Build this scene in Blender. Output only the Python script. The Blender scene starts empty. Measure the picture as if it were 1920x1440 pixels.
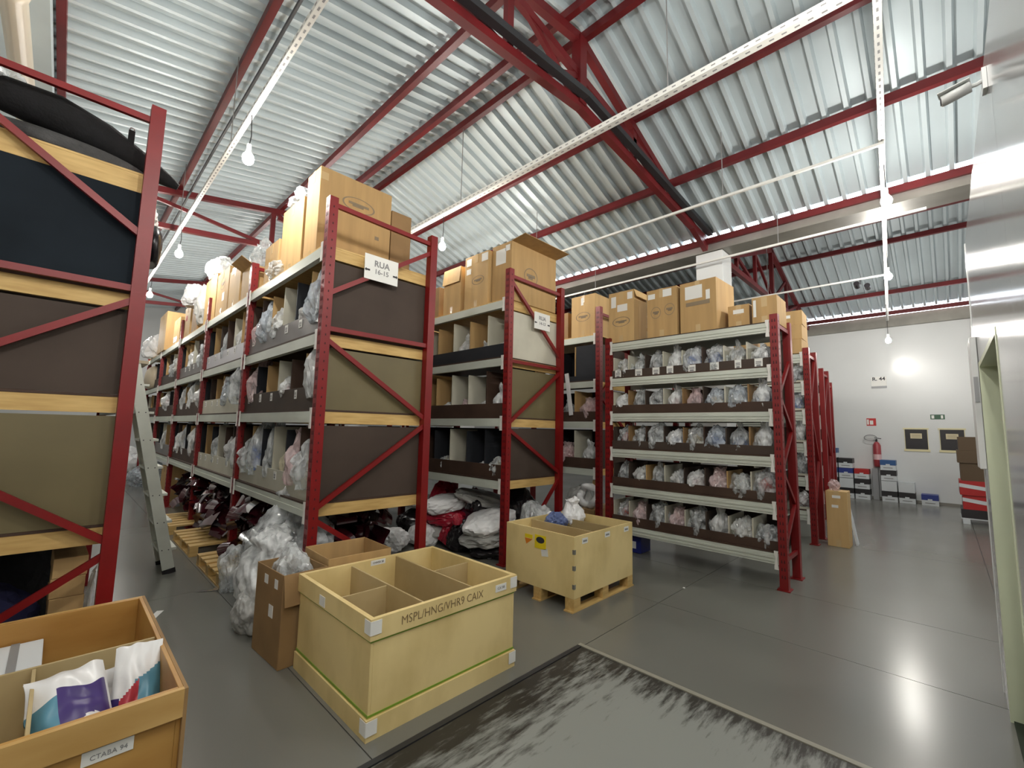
import bpy, math, random
from mathutils import Vector, Matrix, noise
random.seed(7)
C = bpy.context.scene.collection
SC = bpy.context.scene
PI = math.pi

# ------------------------------------------------------------------ camera, world, exposure
cam_d = bpy.data.cameras.new('camera')
cam = bpy.data.objects.new('camera', cam_d)
C.objects.link(cam)
cam_d.sensor_fit = 'HORIZONTAL'
cam_d.sensor_width = 36.0
cam_d.lens = 15.465
cam_d.clip_start = 0.05
cam_d.clip_end = 200
_yaw, _pit, _rol = math.radians(45.54), math.radians(5.96), math.radians(1.246)
_F = Vector((math.sin(_yaw) * math.cos(_pit), math.cos(_yaw) * math.cos(_pit), math.sin(_pit)))
_r = Vector((math.cos(_yaw), -math.sin(_yaw), 0))
_u = _r.cross(_F)
_R = _r * math.cos(_rol) + _u * math.sin(_rol)
_U = _u * math.cos(_rol) - _r * math.sin(_rol)
_m = Matrix((_R, _U, -_F)).transposed().to_4x4()
_m.translation = Vector((0, 0, 1.6))
cam.matrix_world = _m
SC.camera = cam

world = bpy.data.worlds.new('sky')
SC.world = world
world.use_nodes = True
_bg = world.node_tree.nodes['Background']
_bg.inputs[0].default_value = (0.86, 0.93, 1.0, 1)
_bg.inputs[1].default_value = 7.0
SC.view_settings.view_transform = 'Standard'
SC.view_settings.look = 'None'
SC.view_settings.gamma = 1.0
SC.view_settings.exposure = 0.5
SC.view_settings.use_curve_mapping = False
SC.cycles.max_bounces = 8
SC.cycles.diffuse_bounces = 5
SC.cycles.glossy_bounces = 4
SC.cycles.transparent_max_bounces = 10
SC.cycles.caustics_reflective = False
SC.cycles.caustics_refractive = False
SC.cycles.sample_clamp_indirect = 6.0
SC.cycles.use_denoising = True
BULB = 560.0          # emission of each bare lamp bulb

# ------------------------------------------------------------------ materials
MATS = {}


def mat(name, col, rough=0.5, metal=0.0, var=0.0, scale=6.0, bump=0.0, bscale=60.0, stretch=(1, 1, 1), col2=None,
        spec=0.5, coat=0.0, emit=None, lo=0.35, hi=0.65, detail=4.0):
    m = bpy.data.materials.new(name)
    m.use_nodes = True
    nt = m.node_tree
    b = nt.nodes['Principled BSDF']
    b.inputs['Base Color'].default_value = (*col, 1)
    b.inputs['Roughness'].default_value = rough
    b.inputs['Metallic'].default_value = metal
    b.inputs['Specular IOR Level'].default_value = spec
    if coat:
        b.inputs['Coat Weight'].default_value = coat
        b.inputs['Coat Roughness'].default_value = 0.1
    if emit:
        b.inputs['Emission Color'].default_value = (*emit[:3], 1)
        b.inputs['Emission Strength'].default_value = emit[3]
    tc = nt.nodes.new('ShaderNodeTexCoord')
    if var or col2:
        mp = nt.nodes.new('ShaderNodeMapping')
        mp.inputs['Scale'].default_value = stretch
        nt.links.new(tc.outputs['Object'], mp.inputs[0])
        n = nt.nodes.new('ShaderNodeTexNoise')
        n.inputs['Scale'].default_value = scale
        n.inputs['Detail'].default_value = detail
        nt.links.new(mp.outputs[0], n.inputs['Vector'])
        r = nt.nodes.new('ShaderNodeValToRGB')
        r.color_ramp.elements[0].position = lo
        r.color_ramp.elements[1].position = hi
        a = col2 if col2 else tuple(c * (1 - var) for c in col)
        z = col if col2 else tuple(min(1, c * (1 + var)) for c in col)
        r.color_ramp.elements[0].color = (*a, 1)
        r.color_ramp.elements[1].color = (*z, 1)
        nt.links.new(n.outputs[0], r.inputs[0])
        nt.links.new(r.outputs[0], b.inputs['Base Color'])
    if bump:
        n2 = nt.nodes.new('ShaderNodeTexNoise')
        n2.inputs['Scale'].default_value = bscale
        n2.inputs['Detail'].default_value = 3
        nt.links.new(tc.outputs['Object'], n2.inputs['Vector'])
        bp = nt.nodes.new('ShaderNodeBump')
        bp.inputs['Strength'].default_value = bump
        bp.inputs['Distance'].default_value = 0.02
        nt.links.new(n2.outputs[0], bp.inputs['Height'])
        nt.links.new(bp.outputs[0], b.inputs['Normal'])
    MATS[name] = m
    return m


def film(name, col, a0=0.35, a1=0.85, rough=0.16):
    """crumpled see-through plastic film: clear where it is smooth, milky along the creases"""
    m = mat(name, col, rough, spec=0.8, bump=0.25, bscale=22)
    nt = m.node_tree
    b = nt.nodes['Principled BSDF']
    out = nt.nodes['Material Output']
    tr = nt.nodes.new('ShaderNodeBsdfTransparent')
    tr.inputs[0].default_value = (0.93, 0.95, 0.95, 1)
    mx = nt.nodes.new('ShaderNodeMixShader')
    tc = nt.nodes.new('ShaderNodeTexCoord')
    n = nt.nodes.new('ShaderNodeTexNoise')
    n.inputs['Scale'].default_value = 9
    n.inputs['Detail'].default_value = 3
    nt.links.new(tc.outputs['Object'], n.inputs['Vector'])
    mr = nt.nodes.new('ShaderNodeMapRange')
    mr.inputs[1].default_value = 0.35
    mr.inputs[2].default_value = 0.65
    mr.inputs[3].default_value = a0
    mr.inputs[4].default_value = a1
    nt.links.new(n.outputs[0], mr.inputs[0])
    nt.links.new(mr.outputs[0], mx.inputs[0])
    nt.links.new(tr.outputs[0], mx.inputs[1])
    nt.links.new(b.outputs[0], mx.inputs[2])
    nt.links.new(mx.outputs[0], out.inputs[0])
    return m


RED = mat('red_paint', (0.20, 0.004, 0.005), 0.42, var=0.12, scale=3, spec=0.5)
TRUSS = mat('truss_red_paint', (0.12, 0.008, 0.010), 0.45, var=0.2, scale=2)
BEAM = mat('pale_beam_paint', (0.56, 0.59, 0.52), 0.45, var=0.08, scale=5, stretch=(1, .3, 1))
BROWN = mat('brown_hardboard', (0.064, 0.046, 0.036), 0.65, spec=.25, var=0.12, scale=2)
LITBROWN = mat('lit_brown_hardboard', (0.17, 0.155, 0.15), 0.42, var=0.1, scale=2)  # brown board with the bulb light on it put into a paler colour
DKBROWN = mat('dark_brown_hardboard', (0.062, 0.036, 0.025), 0.6, spec=.3, var=0.15, scale=3)
OLIVE = mat('tan_hardboard', (0.150, 0.122, 0.058), 0.5, var=0.08, scale=2)
CREAM = mat('cream_board', (0.56, 0.54, 0.44), 0.5, var=0.06, scale=3)
BLACKB = mat('black_board', (0.022, 0.024, 0.029), 0.6, spec=.25, var=0.15, scale=2)
NAVYB = mat('blue_black_board', (0.012, 0.017, 0.023), 0.8, spec=.15, var=0.25, scale=1.5)
PINE = mat('pine', (0.66, 0.45, 0.17), 0.6, col2=(0.52, 0.33, 0.11), scale=4, stretch=(1, 8, 8), detail=6)
PLY = mat('plywood', (0.82, 0.65, 0.31), 0.6, col2=(0.58, 0.43, 0.17), scale=2.6, stretch=(1, 1, .6), lo=.25, hi=.6, detail=9)
PLY2 = mat('orange_plywood', (0.50, 0.28, 0.075), 0.5, col2=(0.36, 0.17, 0.035), scale=3, stretch=(.4, 1, 2), lo=.3, hi=.65, detail=8)
PLYIN = mat('grey_plywood', (0.52, 0.41, 0.22), 0.65, col2=(0.40, 0.30, 0.14), scale=2, detail=7)
CARD = mat('cardboard', (0.47, 0.30, 0.125), 0.75, var=0.08, scale=3, stretch=(4, 4, .4))
CARD2 = mat('pale_cardboard', (0.56, 0.37, 0.16), 0.75, var=0.07, scale=3, stretch=(4, 4, .4))
CARDD = mat('brown_cardboard', (0.30, 0.18, 0.075), 0.75, var=0.12, scale=3)
TAPE = mat('packing_tape', (0.60, 0.43, 0.22), 0.2, spec=0.7)
PRINT = mat('grey_box_print', (0.25, 0.19, 0.12), 0.7)
WHITE = mat('white_paper', (0.80, 0.80, 0.76), 0.55)
INK = mat('black_ink', (0.03, 0.03, 0.035), 0.6)
GREYINK = mat('grey_ink', (0.25, 0.25, 0.25), 0.6)
PENCIL = mat('marker_ink', (0.22, 0.15, 0.07), 0.7)
GREENS = mat('green_strap', (0.20, 0.33, 0.03), 0.35)
STEEL = mat('galvanised_roof', (0.48, 0.55, 0.575), 0.46, metal=0.18, var=0.07, scale=1.4, stretch=(.5, 1, 1), spec=0.5)
GALV = mat('galvanised_gutter', (0.25, 0.24, 0.21), 0.45, metal=0.4, var=0.15, scale=2)
TRAY = mat('white_cable_tray', (0.74, 0.74, 0.70), 0.4)
DARKT = mat("dark_cable_tray", (0.022, 0.023, 0.026), 0.5)
GLOSS = mat('white_gloss_panel', (0.27, 0.27, 0.27), 0.14, var=0.02, scale=1, spec=0.3, bump=0.03, bscale=1.2)
WALL = mat('white_wall', (0.70, 0.72, 0.715), 0.25, var=0.02, scale=1, spec=0.45)
JAMB = mat('pale_green_jamb', (0.72, 0.78, 0.57), 0.4, var=0.05, scale=2)
ALU = mat('aluminium', (0.60, 0.62, 0.55), 0.42, metal=0.35, var=0.08, scale=3)
CLIP = mat('pale_clip', (0.72, 0.70, 0.66), 0.5)
BLACKF = mat('black_fabric', (0.005, 0.005, 0.006), 0.9, var=0.4, scale=14, bump=0.3)
FOAM = mat('grey_foam', (0.06, 0.06, 0.06), 0.95, var=0.35, scale=7, bump=0.5)
WHITEF = mat('white_film', (0.80, 0.80, 0.80), 0.3, bump=0.15, bscale=14)
GREYF = mat('grey_film', (0.42, 0.42, 0.40), 0.35, bump=0.5, bscale=14)
REDF = mat('red_film', (0.34, 0.012, 0.03), 0.3, bump=0.3, bscale=14)
BLACKP = mat('black_plastic', (0.014, 0.012, 0.014), 0.25)
WINE = mat('wine_gloss', (0.055, 0.008, 0.014), 0.14, spec=0.7, coat=0.6)
CHROME = mat('silver_trim', (0.75, 0.75, 0.76), 0.18, metal=0.9)
BLUEP = mat('blue_plastic', (0.012, 0.02, 0.16), 0.4)
NAVYF = mat('navy_fabric', (0.008, 0.009, 0.045), 0.9)
DARKG = mat('dark_green_mat', (0.025, 0.035, 0.02), 0.9)
YELLOW = mat('yellow_sticker', (0.80, 0.62, 0.015), 0.5)
ORANGE = mat('orange_sticker', (0.72, 0.22, 0.02), 0.5)
GREENSIGN = mat('green_sign', (0.03, 0.10, 0.05), 0.4)
REDSIGN = mat('red_sign', (0.50, 0.02, 0.02), 0.4)
CARTBLUE = mat('blue_carton', (0.03, 0.10, 0.27), 0.45)
CARTDARK = mat('black_carton', (0.02, 0.018, 0.02), 0.45)
CARTRED = mat('red_carton', (0.45, 0.02, 0.02), 0.45)
CARTWHITE = mat('white_carton', (0.66, 0.70, 0.72), 0.45)
CARTLIL = mat('deep_blue_carton', (0.03, 0.05, 0.25), 0.45)
PIPE = mat('beige_pipe', (0.62, 0.56, 0.45), 0.35)
GLOW = mat('lamp_glow', (1, 1, 1), 0.5, emit=(1.0, 0.955, 0.89, BULB))
DIM = mat('dark_grey_part', (0.10, 0.10, 0.11), 0.4)
GPART = mat('grey_part', (0.34, 0.35, 0.36), 0.4)
RPART = mat('red_part', (0.45, 0.10, 0.09), 0.4)
BPART = mat('blue_part', (0.12, 0.19, 0.42), 0.4)
WPART = mat('white_part', (0.72, 0.72, 0.70), 0.4)
TPART = mat('tan_part', (0.55, 0.47, 0.33), 0.5)
PURPLE = mat('purple_print', (0.06, 0.035, 0.17), 0.35)
TEAL = mat('teal_print', (0.10, 0.27, 0.37), 0.35)
REDPR = mat('red_print', (0.47, 0.05, 0.07), 0.35)
FILM = film('clear_film', (0.72, 0.75, 0.76), 0.16, 0.78)
FILMW = film('milky_film', (0.80, 0.82, 0.82), 0.42, 0.92)
FILMB = film('blue_tinted_film', (0.62, 0.68, 0.75), 0.22, 0.8)
FILMY = film('cream_bubble_film', (0.72, 0.66, 0.48), 0.75, 1.0, 0.3)
FILMR = film('rose_film', (0.78, 0.60, 0.60), 0.35, 0.85)


def floor_material():
    m = mat('grey_floor_paint', (0.160, 0.160, 0.142), 0.30, var=0.05, scale=0.6, lo=.15, hi=.85, spec=0.5)
    nt = m.node_tree
    b = nt.nodes['Principled BSDF']
    tc = nt.nodes.new('ShaderNodeTexCoord')
    n = nt.nodes.new('ShaderNodeTexNoise')
    n.inputs['Scale'].default_value = 0.7
    n.inputs['Detail'].default_value = 1
    nt.links.new(tc.outputs['Object'], n.inputs['Vector'])
    mr = nt.nodes.new('ShaderNodeMapRange')
    mr.inputs[1].default_value = 0.3
    mr.inputs[2].default_value = 0.7
    mr.inputs[3].default_value = 0.20
    mr.inputs[4].default_value = 0.27
    nt.links.new(n.outputs[0], mr.inputs[0])
    nt.links.new(mr.outputs[0], b.inputs['Roughness'])
    return m


FLOOR = floor_material()


def patch_material():
    """worn concrete plate: pale in the middle, blackened towards its rim in scuffed streaks"""
    m = mat('scuffed_plate', (0.30, 0.31, 0.29), 0.5, spec=0.4)
    nt = m.node_tree
    b = nt.nodes['Principled BSDF']
    tc = nt.nodes.new('ShaderNodeTexCoord')
    sep = nt.nodes.new('ShaderNodeSeparateXYZ')
    nt.links.new(tc.outputs['Object'], sep.inputs[0])

    def mth(op, a, bb=None):
        n = nt.nodes.new('ShaderNodeMath')
        n.operation = op
        for i, v in enumerate((a, bb)):
            if v is None:
                continue
            if isinstance(v, (int, float)):
                n.inputs[i].default_value = v
            else:
                nt.links.new(v, n.inputs[i])
        return n.outputs[0]
    # distance from far edge (y = 0) and from the x = 0 edge, in metres (object origin at the corner)
    dy = mth('MULTIPLY', sep.outputs[1], -1.0)
    dx = mth('MULTIPLY', sep.outputs[0], -1.0)
    ey = mth('MULTIPLY', mth('SUBTRACT', 0.45, dy), 1.0)
    ex = mth('MULTIPLY', mth('SUBTRACT', 0.13, dx), 2.6)
    edge = mth('MAXIMUM', ey, ex)
    mp = nt.nodes.new('ShaderNodeMapping')
    mp.inputs['Scale'].default_value = (1.0, 2.6, 1)
    nt.links.new(tc.outputs['Object'], mp.inputs[0])
    n = nt.nodes.new('ShaderNodeTexNoise')
    n.inputs['Scale'].default_value = 7
    n.inputs['Detail'].default_value = 9
    n.inputs['Roughness'].default_value = 0.7
    nt.links.new(mp.outputs[0], n.inputs['Vector'])
    s = mth('ADD', mth('MULTIPLY', edge, 0.75), mth('MULTIPLY', n.outputs[0], 1.25))
    r = nt.nodes.new('ShaderNodeValToRGB')
    r.color_ramp.elements[0].position = 0.66
    r.color_ramp.elements[1].position = 0.88
    r.color_ramp.elements[0].color = (0.24, 0.25, 0.23, 1)
    r.color_ramp.elements[1].color = (0.028, 0.025, 0.020, 1)
    nt.links.new(s, r.inputs[0])
    nt.links.new(r.outputs[0], b.inputs['Base Color'])
    return m


PATCH = patch_material()


# ------------------------------------------------------------------ geometry helpers
class MB:
    def __init__(s):
        s.v = []
        s.f = []

    def box(s, x0, x1, y0, y1, z0, z1):
        n = len(s.v)
        s.v += [(x0, y0, z0), (x1, y0, z0), (x1, y1, z0), (x0, y1, z0), (x0, y0, z1), (x1, y0, z1), (x1, y1, z1), (x0, y1, z1)]
        s.f += [tuple(n + i for i in q) for q in ((3, 2, 1, 0), (4, 5, 6, 7), (0, 1, 5, 4), (1, 2, 6, 5), (2, 3, 7, 6), (3, 0, 4, 7))]
        return s

    def bar(s, p, q, w, h, up=(0, 0, 1)):
        p, q = Vector(p), Vector(q)
        d = (q - p).normalized()
        u = Vector(up)
        if abs(d.dot(u)) > 0.98:
            u = Vector((1, 0, 0))
        a = d.cross(u).normalized() * (w / 2)
        b = a.cross(d).normalized() * (h / 2)
        n = len(s.v)
        for e in (p, q):
            for i, j in ((-1, -1), (1, -1), (1, 1), (-1, 1)):
                s.v.append(tuple(e + a * i + b * j))
        s.f += [tuple(n + i for i in k) for k in ((0, 1, 2, 3), (7, 6, 5, 4), (0, 4, 5, 1), (1, 5, 6, 2), (2, 6, 7, 3), (3, 7, 4, 0))]
        return s

    def tube(s, pts, r, k=8, closed=False):
        pts = [Vector(p) for p in pts]
        n = len(s.v)
        for i, p in enumerate(pts):
            d = (pts[min(i + 1, len(pts) - 1)] - pts[max(i - 1, 0)]).normalized()
            u = Vector((0, 0, 1)) if abs(d.z) < 0.95 else Vector((1, 0, 0))
            a = d.cross(u).normalized()
            b = d.cross(a).normalized()
            rr = r[i] if isinstance(r, (list, tuple)) else r
            for j in range(k):
                t = 2 * PI * j / k
                s.v.append(tuple(p + a * (rr * math.cos(t)) + b * (rr * math.sin(t))))
        for i in range(len(pts) - 1):
            for j in range(k):
                s.f.append((n + i * k + j, n + i * k + (j + 1) % k, n + (i + 1) * k + (j + 1) % k, n + (i + 1) * k + j))
        s.f.append(tuple(n + j for j in range(k)))
        s.f.append(tuple(n + (len(pts) - 1) * k + j for j in range(k - 1, -1, -1)))
        return s

    def prism(s, poly, axis, a, b):
        """extrude a 2-D polygon along an axis: axis 'y' -> (x,z) points, 'x' -> (y,z), 'z' -> (x,y)"""
        n = len(s.v)
        k = len(poly)
        for t in (a, b):
            for p, q in poly:
                s.v.append((p, t, q) if axis == 'y' else (t, p, q) if axis == 'x' else (p, q, t))
        for j in range(k):
            s.f.append((n + j, n + (j + 1) % k, n + k + (j + 1) % k, n + k + j))
        s.f.append(tuple(n + j for j in range(k)))
        s.f.append(tuple(n + k + j for j in range(k - 1, -1, -1)))
        return s

    def mesh(s, name, off=(0, 0, 0), m=None, smooth=False):
        me = bpy.data.meshes.new(name)
        me.from_pydata([(a - off[0], b - off[1], c - off[2]) for a, b, c in s.v], [], s.f)
        me.update()
        if m:
            me.materials.append(m)
        if smooth:
            for p in me.polygons:
                p.use_smooth = True
        return me


def fix(me):
    import bmesh
    bm = bmesh.new()
    bm.from_mesh(me)
    bmesh.ops.recalc_face_normals(bm, faces=bm.faces)
    bm.to_mesh(me)
    bm.free()


def tag(o, label=None, cat=None, group=None, kind=None):
    if label:
        o['label'] = label
    if cat:
        o['category'] = cat
    if group:
        o['group'] = group
    if kind:
        o['kind'] = kind
    return o


def thing(name, loc, label, cat, group=None, rz=0.0):
    o = bpy.data.objects.new(name, None)
    C.objects.link(o)
    o.location = loc
    o.rotation_euler = (0, 0, rz)
    o.empty_display_size = 0.1
    return tag(o, label, cat, group)


def root_loc(p):
    t = Vector((0, 0, 0))
    while p is not None:
        t += p.location
        p = p.parent
    return t


def part(name, mb, m, parent=None, local=False, smooth=False, label=None, bevel=0, kind=None):
    """one mesh object; the shape is in world coordinates unless local"""
    off = (0, 0, 0) if (local or parent is None) else root_loc(parent)
    me = mb if isinstance(mb, bpy.types.Mesh) else mb.mesh(name, off, m, smooth)
    if not isinstance(mb, bpy.types.Mesh):
        fix(me)
    o = bpy.data.objects.new(name, me)
    C.objects.link(o)
    if parent is not None:
        o.parent = parent
    if bevel:
        bv = o.modifiers.new('bevel', 'BEVEL')
        bv.width = bevel
        bv.segments = 2
        bv.limit_method = 'ANGLE'
    if label:
        o['label'] = label
    if kind:
        o['kind'] = kind
    return o


def inst(name, me, parent, loc=(0, 0, 0), rot=(0, 0, 0), sc=(1, 1, 1)):
    o = bpy.data.objects.new(name, me)
    C.objects.link(o)
    o.parent = parent
    o.location = loc
    o.rotation_euler = rot
    o.scale = sc
    return o


def text_mesh(name, s, size, m, bold=0.0, align='CENTER'):
    cu = bpy.data.curves.new(name, 'FONT')
    cu.body = s
    cu.size = size
    cu.align_x = align
    cu.align_y = 'CENTER'
    cu.extrude = 0.0006
    cu.offset = bold
    cu.resolution_u = 3
    o = bpy.data.objects.new(name, cu)
    C.objects.link(o)
    dg = bpy.context.evaluated_depsgraph_get()
    me = bpy.data.meshes.new_from_object(o.evaluated_get(dg))
    bpy.data.objects.remove(o)
    me.name = name
    me.materials.clear()
    me.materials.append(m)
    return me


ORD = 'first second third fourth fifth sixth seventh eighth ninth tenth eleventh twelfth'.split()


def ico(sub):
    import bmesh
    bm = bmesh.new()
    bmesh.ops.create_icosphere(bm, subdivisions=sub, radius=1)
    v = [tuple(x.co) for x in bm.verts]
    f = [tuple(x.index for x in p.verts) for p in bm.faces]
    bm.free()
    return v, f


ICO3, ICO2, ICOS = ico(4), ico(2), ico(5)


def crumple(name, m, seed, size=(1, 1, 1), amp=0.22, freq=1.6, flat=0.25, pinch=0.0, sharp=True, src=None, smooth=None):
    """a crumpled bundle standing on z = 0, about size big"""
    v, f = src or ICO3
    out = []
    off = Vector((seed * 7.3, seed * 3.1, seed * 1.7))
    for co in v:
        p = Vector(co)
        d = noise.noise(p * freq + off) * amp
        if sharp:
            w = p + noise.noise_vector(p * 1.7 + off) * .35          # folds wander
            q = Vector((w.x * 1.5, w.y * 1.5, w.z * .75))             # and mostly run up and down
            d += (0.45 - abs(noise.noise(q * freq * 1.5 + off * 2)) * 1.6) * amp * 0.55
            d += (0.40 - abs(noise.noise(w * freq * 2.6 + off * 3)) * 1.5) * amp * 0.35
            d += noise.noise(p * freq * 7 + off) * amp * .14
        r = p * (1 + d)
        if pinch and p.z > 0.2:
            k = 1 - pinch * min(1, (p.z - 0.2) / 0.6)
            r.x *= k
            r.y *= k
            if p.z > 0.85:
                r.x *= 1.7
                r.y *= 1.7
                r.z += 0.12 + 0.1 * noise.noise(p * 9 + off)
        r.z = max(r.z, -1 + flat)
        out.append((r.x * size[0] / 2, r.y * size[1] / 2, (r.z + 1 - flat) * size[2] / (2 - flat)))
    me = bpy.data.meshes.new(name)
    me.from_pydata(out, [], f)
    me.update()
    if smooth or (smooth is None and not sharp):
        for p in me.polygons:
            p.use_smooth = True
    if m:
        me.materials.append(m)
    return me


# ------------------------------------------------------------------ room shell
def structure(name, label=None):
    o = bpy.data.objects.new(name, None)
    C.objects.link(o)
    o['kind'] = 'structure'
    if label:
        o['label'] = label
    return o


floor = structure('floor', 'smooth grey painted concrete floor cast in large slabs with fine joints')
XJ = [-1.6, 1.2, 4.12, 5.38, 8.3, 11.2, 15.4]
YJ = [-7.2, -4.0, -0.28, 2.03, 5.2, 8.4, 11.6, 14.8, 18.0, 21.1]
for i in range(len(XJ) - 1):
    for j in range(len(YJ) - 1):
        part('slab', MB().box(XJ[i] + .003, XJ[i + 1] - .003, YJ[j] + .003, YJ[j + 1] - .003, -0.12, 0.0), FLOOR, floor)
part('joint_bed', MB().box(-1.6, 15.4, -7.2, 21.1, -0.16, -0.006), DARKT, floor)

wall = structure('wall_right', 'white painted end wall behind the fire extinguisher')
part('wall_panel', MB().box(15.25, 15.4, -7.2, 21.1, 0, 4.55), WALL, wall)
part('wall_skirting', MB().box(15.235, 15.25, -7.2, 21.1, 0, 0.06), GALV, wall)
wl = structure('wall_left')
part('wall_panel', MB().box(-1.7, -1.6, -7.2, 21.1, 0, 5.3), WALL, wl)
wb = structure('wall_back')
part('wall_panel', MB().box(-1.7, 15.4, 21.1, 21.2, 0, 6.4), WALL, wb)
wf = structure('wall_front')
part('wall_panel', MB().box(-1.7, 15.4, -7.3, -7.2, 0, 6.4), WALL, wf)

# glossy office partition on the camera's right, with a doorway
WY, WX1, WZ = -0.18, 4.36, 2.98
DX0, DX1, DZ = 2.72, 3.98, 2.08
wo = structure('wall_office', 'glossy white office partition with a doorway along the aisle')
for (a, b, z0, z1) in ((0.75, 2.1, 0, WZ), (2.1, DX0, 0, WZ), (DX0, DX1, DZ, WZ), (DX1, WX1, 0, WZ)):
    part('wall_panel', MB().box(a + .0015, b - .0015, WY - 0.09, WY, z0, z1), GLOSS, wo)
part('wall_panel', MB().box(WX1 - 0.14, WX1, -5.0, WY - 0.14, 0, WZ), GLOSS, wo)
part('wall_panel', MB().box(0.75, WX1, -5.1, -5.0, 0, WZ), GLOSS, wo)
part('wall_panel', MB().box(0.66, 0.75, -5.1, WY, 0, WZ), GLOSS, wo)
part('office_ceiling', MB().box(0.75, WX1 - .14, -5.0, WY - .09, 2.6, 2.66), WALL, wo)
part('corner_post', MB().box(WX1, WX1 + .035, WY - .14, WY + .004, 0, WZ), WALL, wo)
dj = structure('door_1', 'pale green door lining in the office partition')
part('door_jamb', MB().box(DX1 - .03, DX1, WY - 0.10, WY + .003, 0, DZ), JAMB, dj)
part('door_jamb', MB().box(DX0, DX0 + .03, WY - 0.10, WY + .003, 0, DZ), JAMB, dj)
part('door_head', MB().box(DX0 + .03, DX1 - .03, WY - 0.10, WY + .002, DZ - .03, DZ), JAMB, dj)
lf = MB().box(DX1 - .10, DX1 - .06, WY - 0.98, WY - 0.20, 0.01, DZ - .04)
leaf = part('door_leaf', lf, JAMB, dj)
part('door_pull', MB().box(DX1 - .125, DX1 - .10, WY - .30, WY - .27, 0.55, 1.05), DARKT, leaf)
tag(part('door_mat', MB().box(DX0 - .35, DX1 - .02, WY - 1.2, WY - .01, 0.0, 0.012), DARKG),
    'dark green mat lying inside the office doorway', 'mat')

# roof: two gables of trapezoidal sheets on red purlins, a gutter between them
RIDGE = (3.72, 6.17)
EAVE = (7.335, 4.868)
SL = [((-1.7, 5.28), RIDGE), (RIDGE, EAVE), ((7.9, 4.86), (11.4, 6.12)), ((11.4, 6.12), (15.055, 4.95))]
PITCH, NP = 0.21, 5
ceiling = structure('ceiling', 'galvanised trapezoidal roof sheets on red purlins with daylight under the eaves')


def sheet_mesh(name, a, b):
    mb = MB()
    prof = []
    for i in range(NP):
        y = i * PITCH
        prof += [(y, 0.0), (y + .042, 0.0), (y + .062, .07), (y + .19, .07)]
    prof.append((NP * PITCH, 0.0))
    for (x, z) in (a, b):
        for (y, dz) in prof:
            mb.v.append((x, y, z + dz))
    k = len(prof)
    for i in range(k - 1):
        mb.f.append((i, i + 1, k + i + 1, k + i))
    me = mb.mesh(name, (0, 0, 0), STEEL)
    return me


for a, b in SL:
    me = sheet_mesh('roof_sheet', a, b)
    n = int(28.3 / (PITCH * NP)) + 1
    for i in range(n):
        inst('roof_sheet', me, ceiling, (0, -7.2 + i * PITCH * NP, 0))


def zroof(x):
    for (a, b) in SL:
        if a[0] <= x <= b[0]:
            t = (x - a[0]) / (b[0] - a[0])
            return a[1] + t * (b[1] - a[1])
    return 5


PUR = [-.335, 1.1, 2.74, 3.44, 3.80, 4.90, 6.02, 7.30, 7.98, 9.0, 10.1, 11.22, 12.15, 14.1, 15.02]
for x in PUR:
    z = zroof(x)
    h = 0.10
    mb = MB()
    e = .028 if x in (7.30, 15.02) else .004
    mb.box(x - .022 if e > .01 else x - .035, x + .022 if e > .01 else x + .035, -7.1, 21.0, z - h - e, z - e)
    part('purlin', mb, TRUSS, ceiling)
# gutter between the two gables, and the one on the end wall
for (x0, x1, z0) in ((7.40, 7.86, 4.68), (15.12, 15.4, 4.55)):
    g = MB()
    g.box(x0, x0 + .012, -7.1, 21.0, z0, 4.84)
    g.box(x1 - .012, x1, -7.1, 21.0, z0, 4.84)
    g.box(x0, x1, -7.1, 21.0, z0 - .012, z0)
    part('gutter', g, GALV, ceiling)
gl = MB().box(-.95, -.38, -7.1, 21.0, 5.14, 5.30)
part('gutter', gl, STEEL, ceiling)
# beige drain pipe under the roof on the rack side
tag(part('drain_pipe', MB().tube([(-.56, -3, 4.92), (-.56, 4.9, 4.92), (-.56, 4.91, 4.92), (-.56, 5.0, 4.92), (-.56, 5.01, 4.92), (-.56, 20.9, 4.92)], [.085, .085, .1, .1, .085, .085], 14), PIPE, smooth=True),
    'thick beige drain pipe running under the roof above the dark rack', 'pipe')

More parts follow.
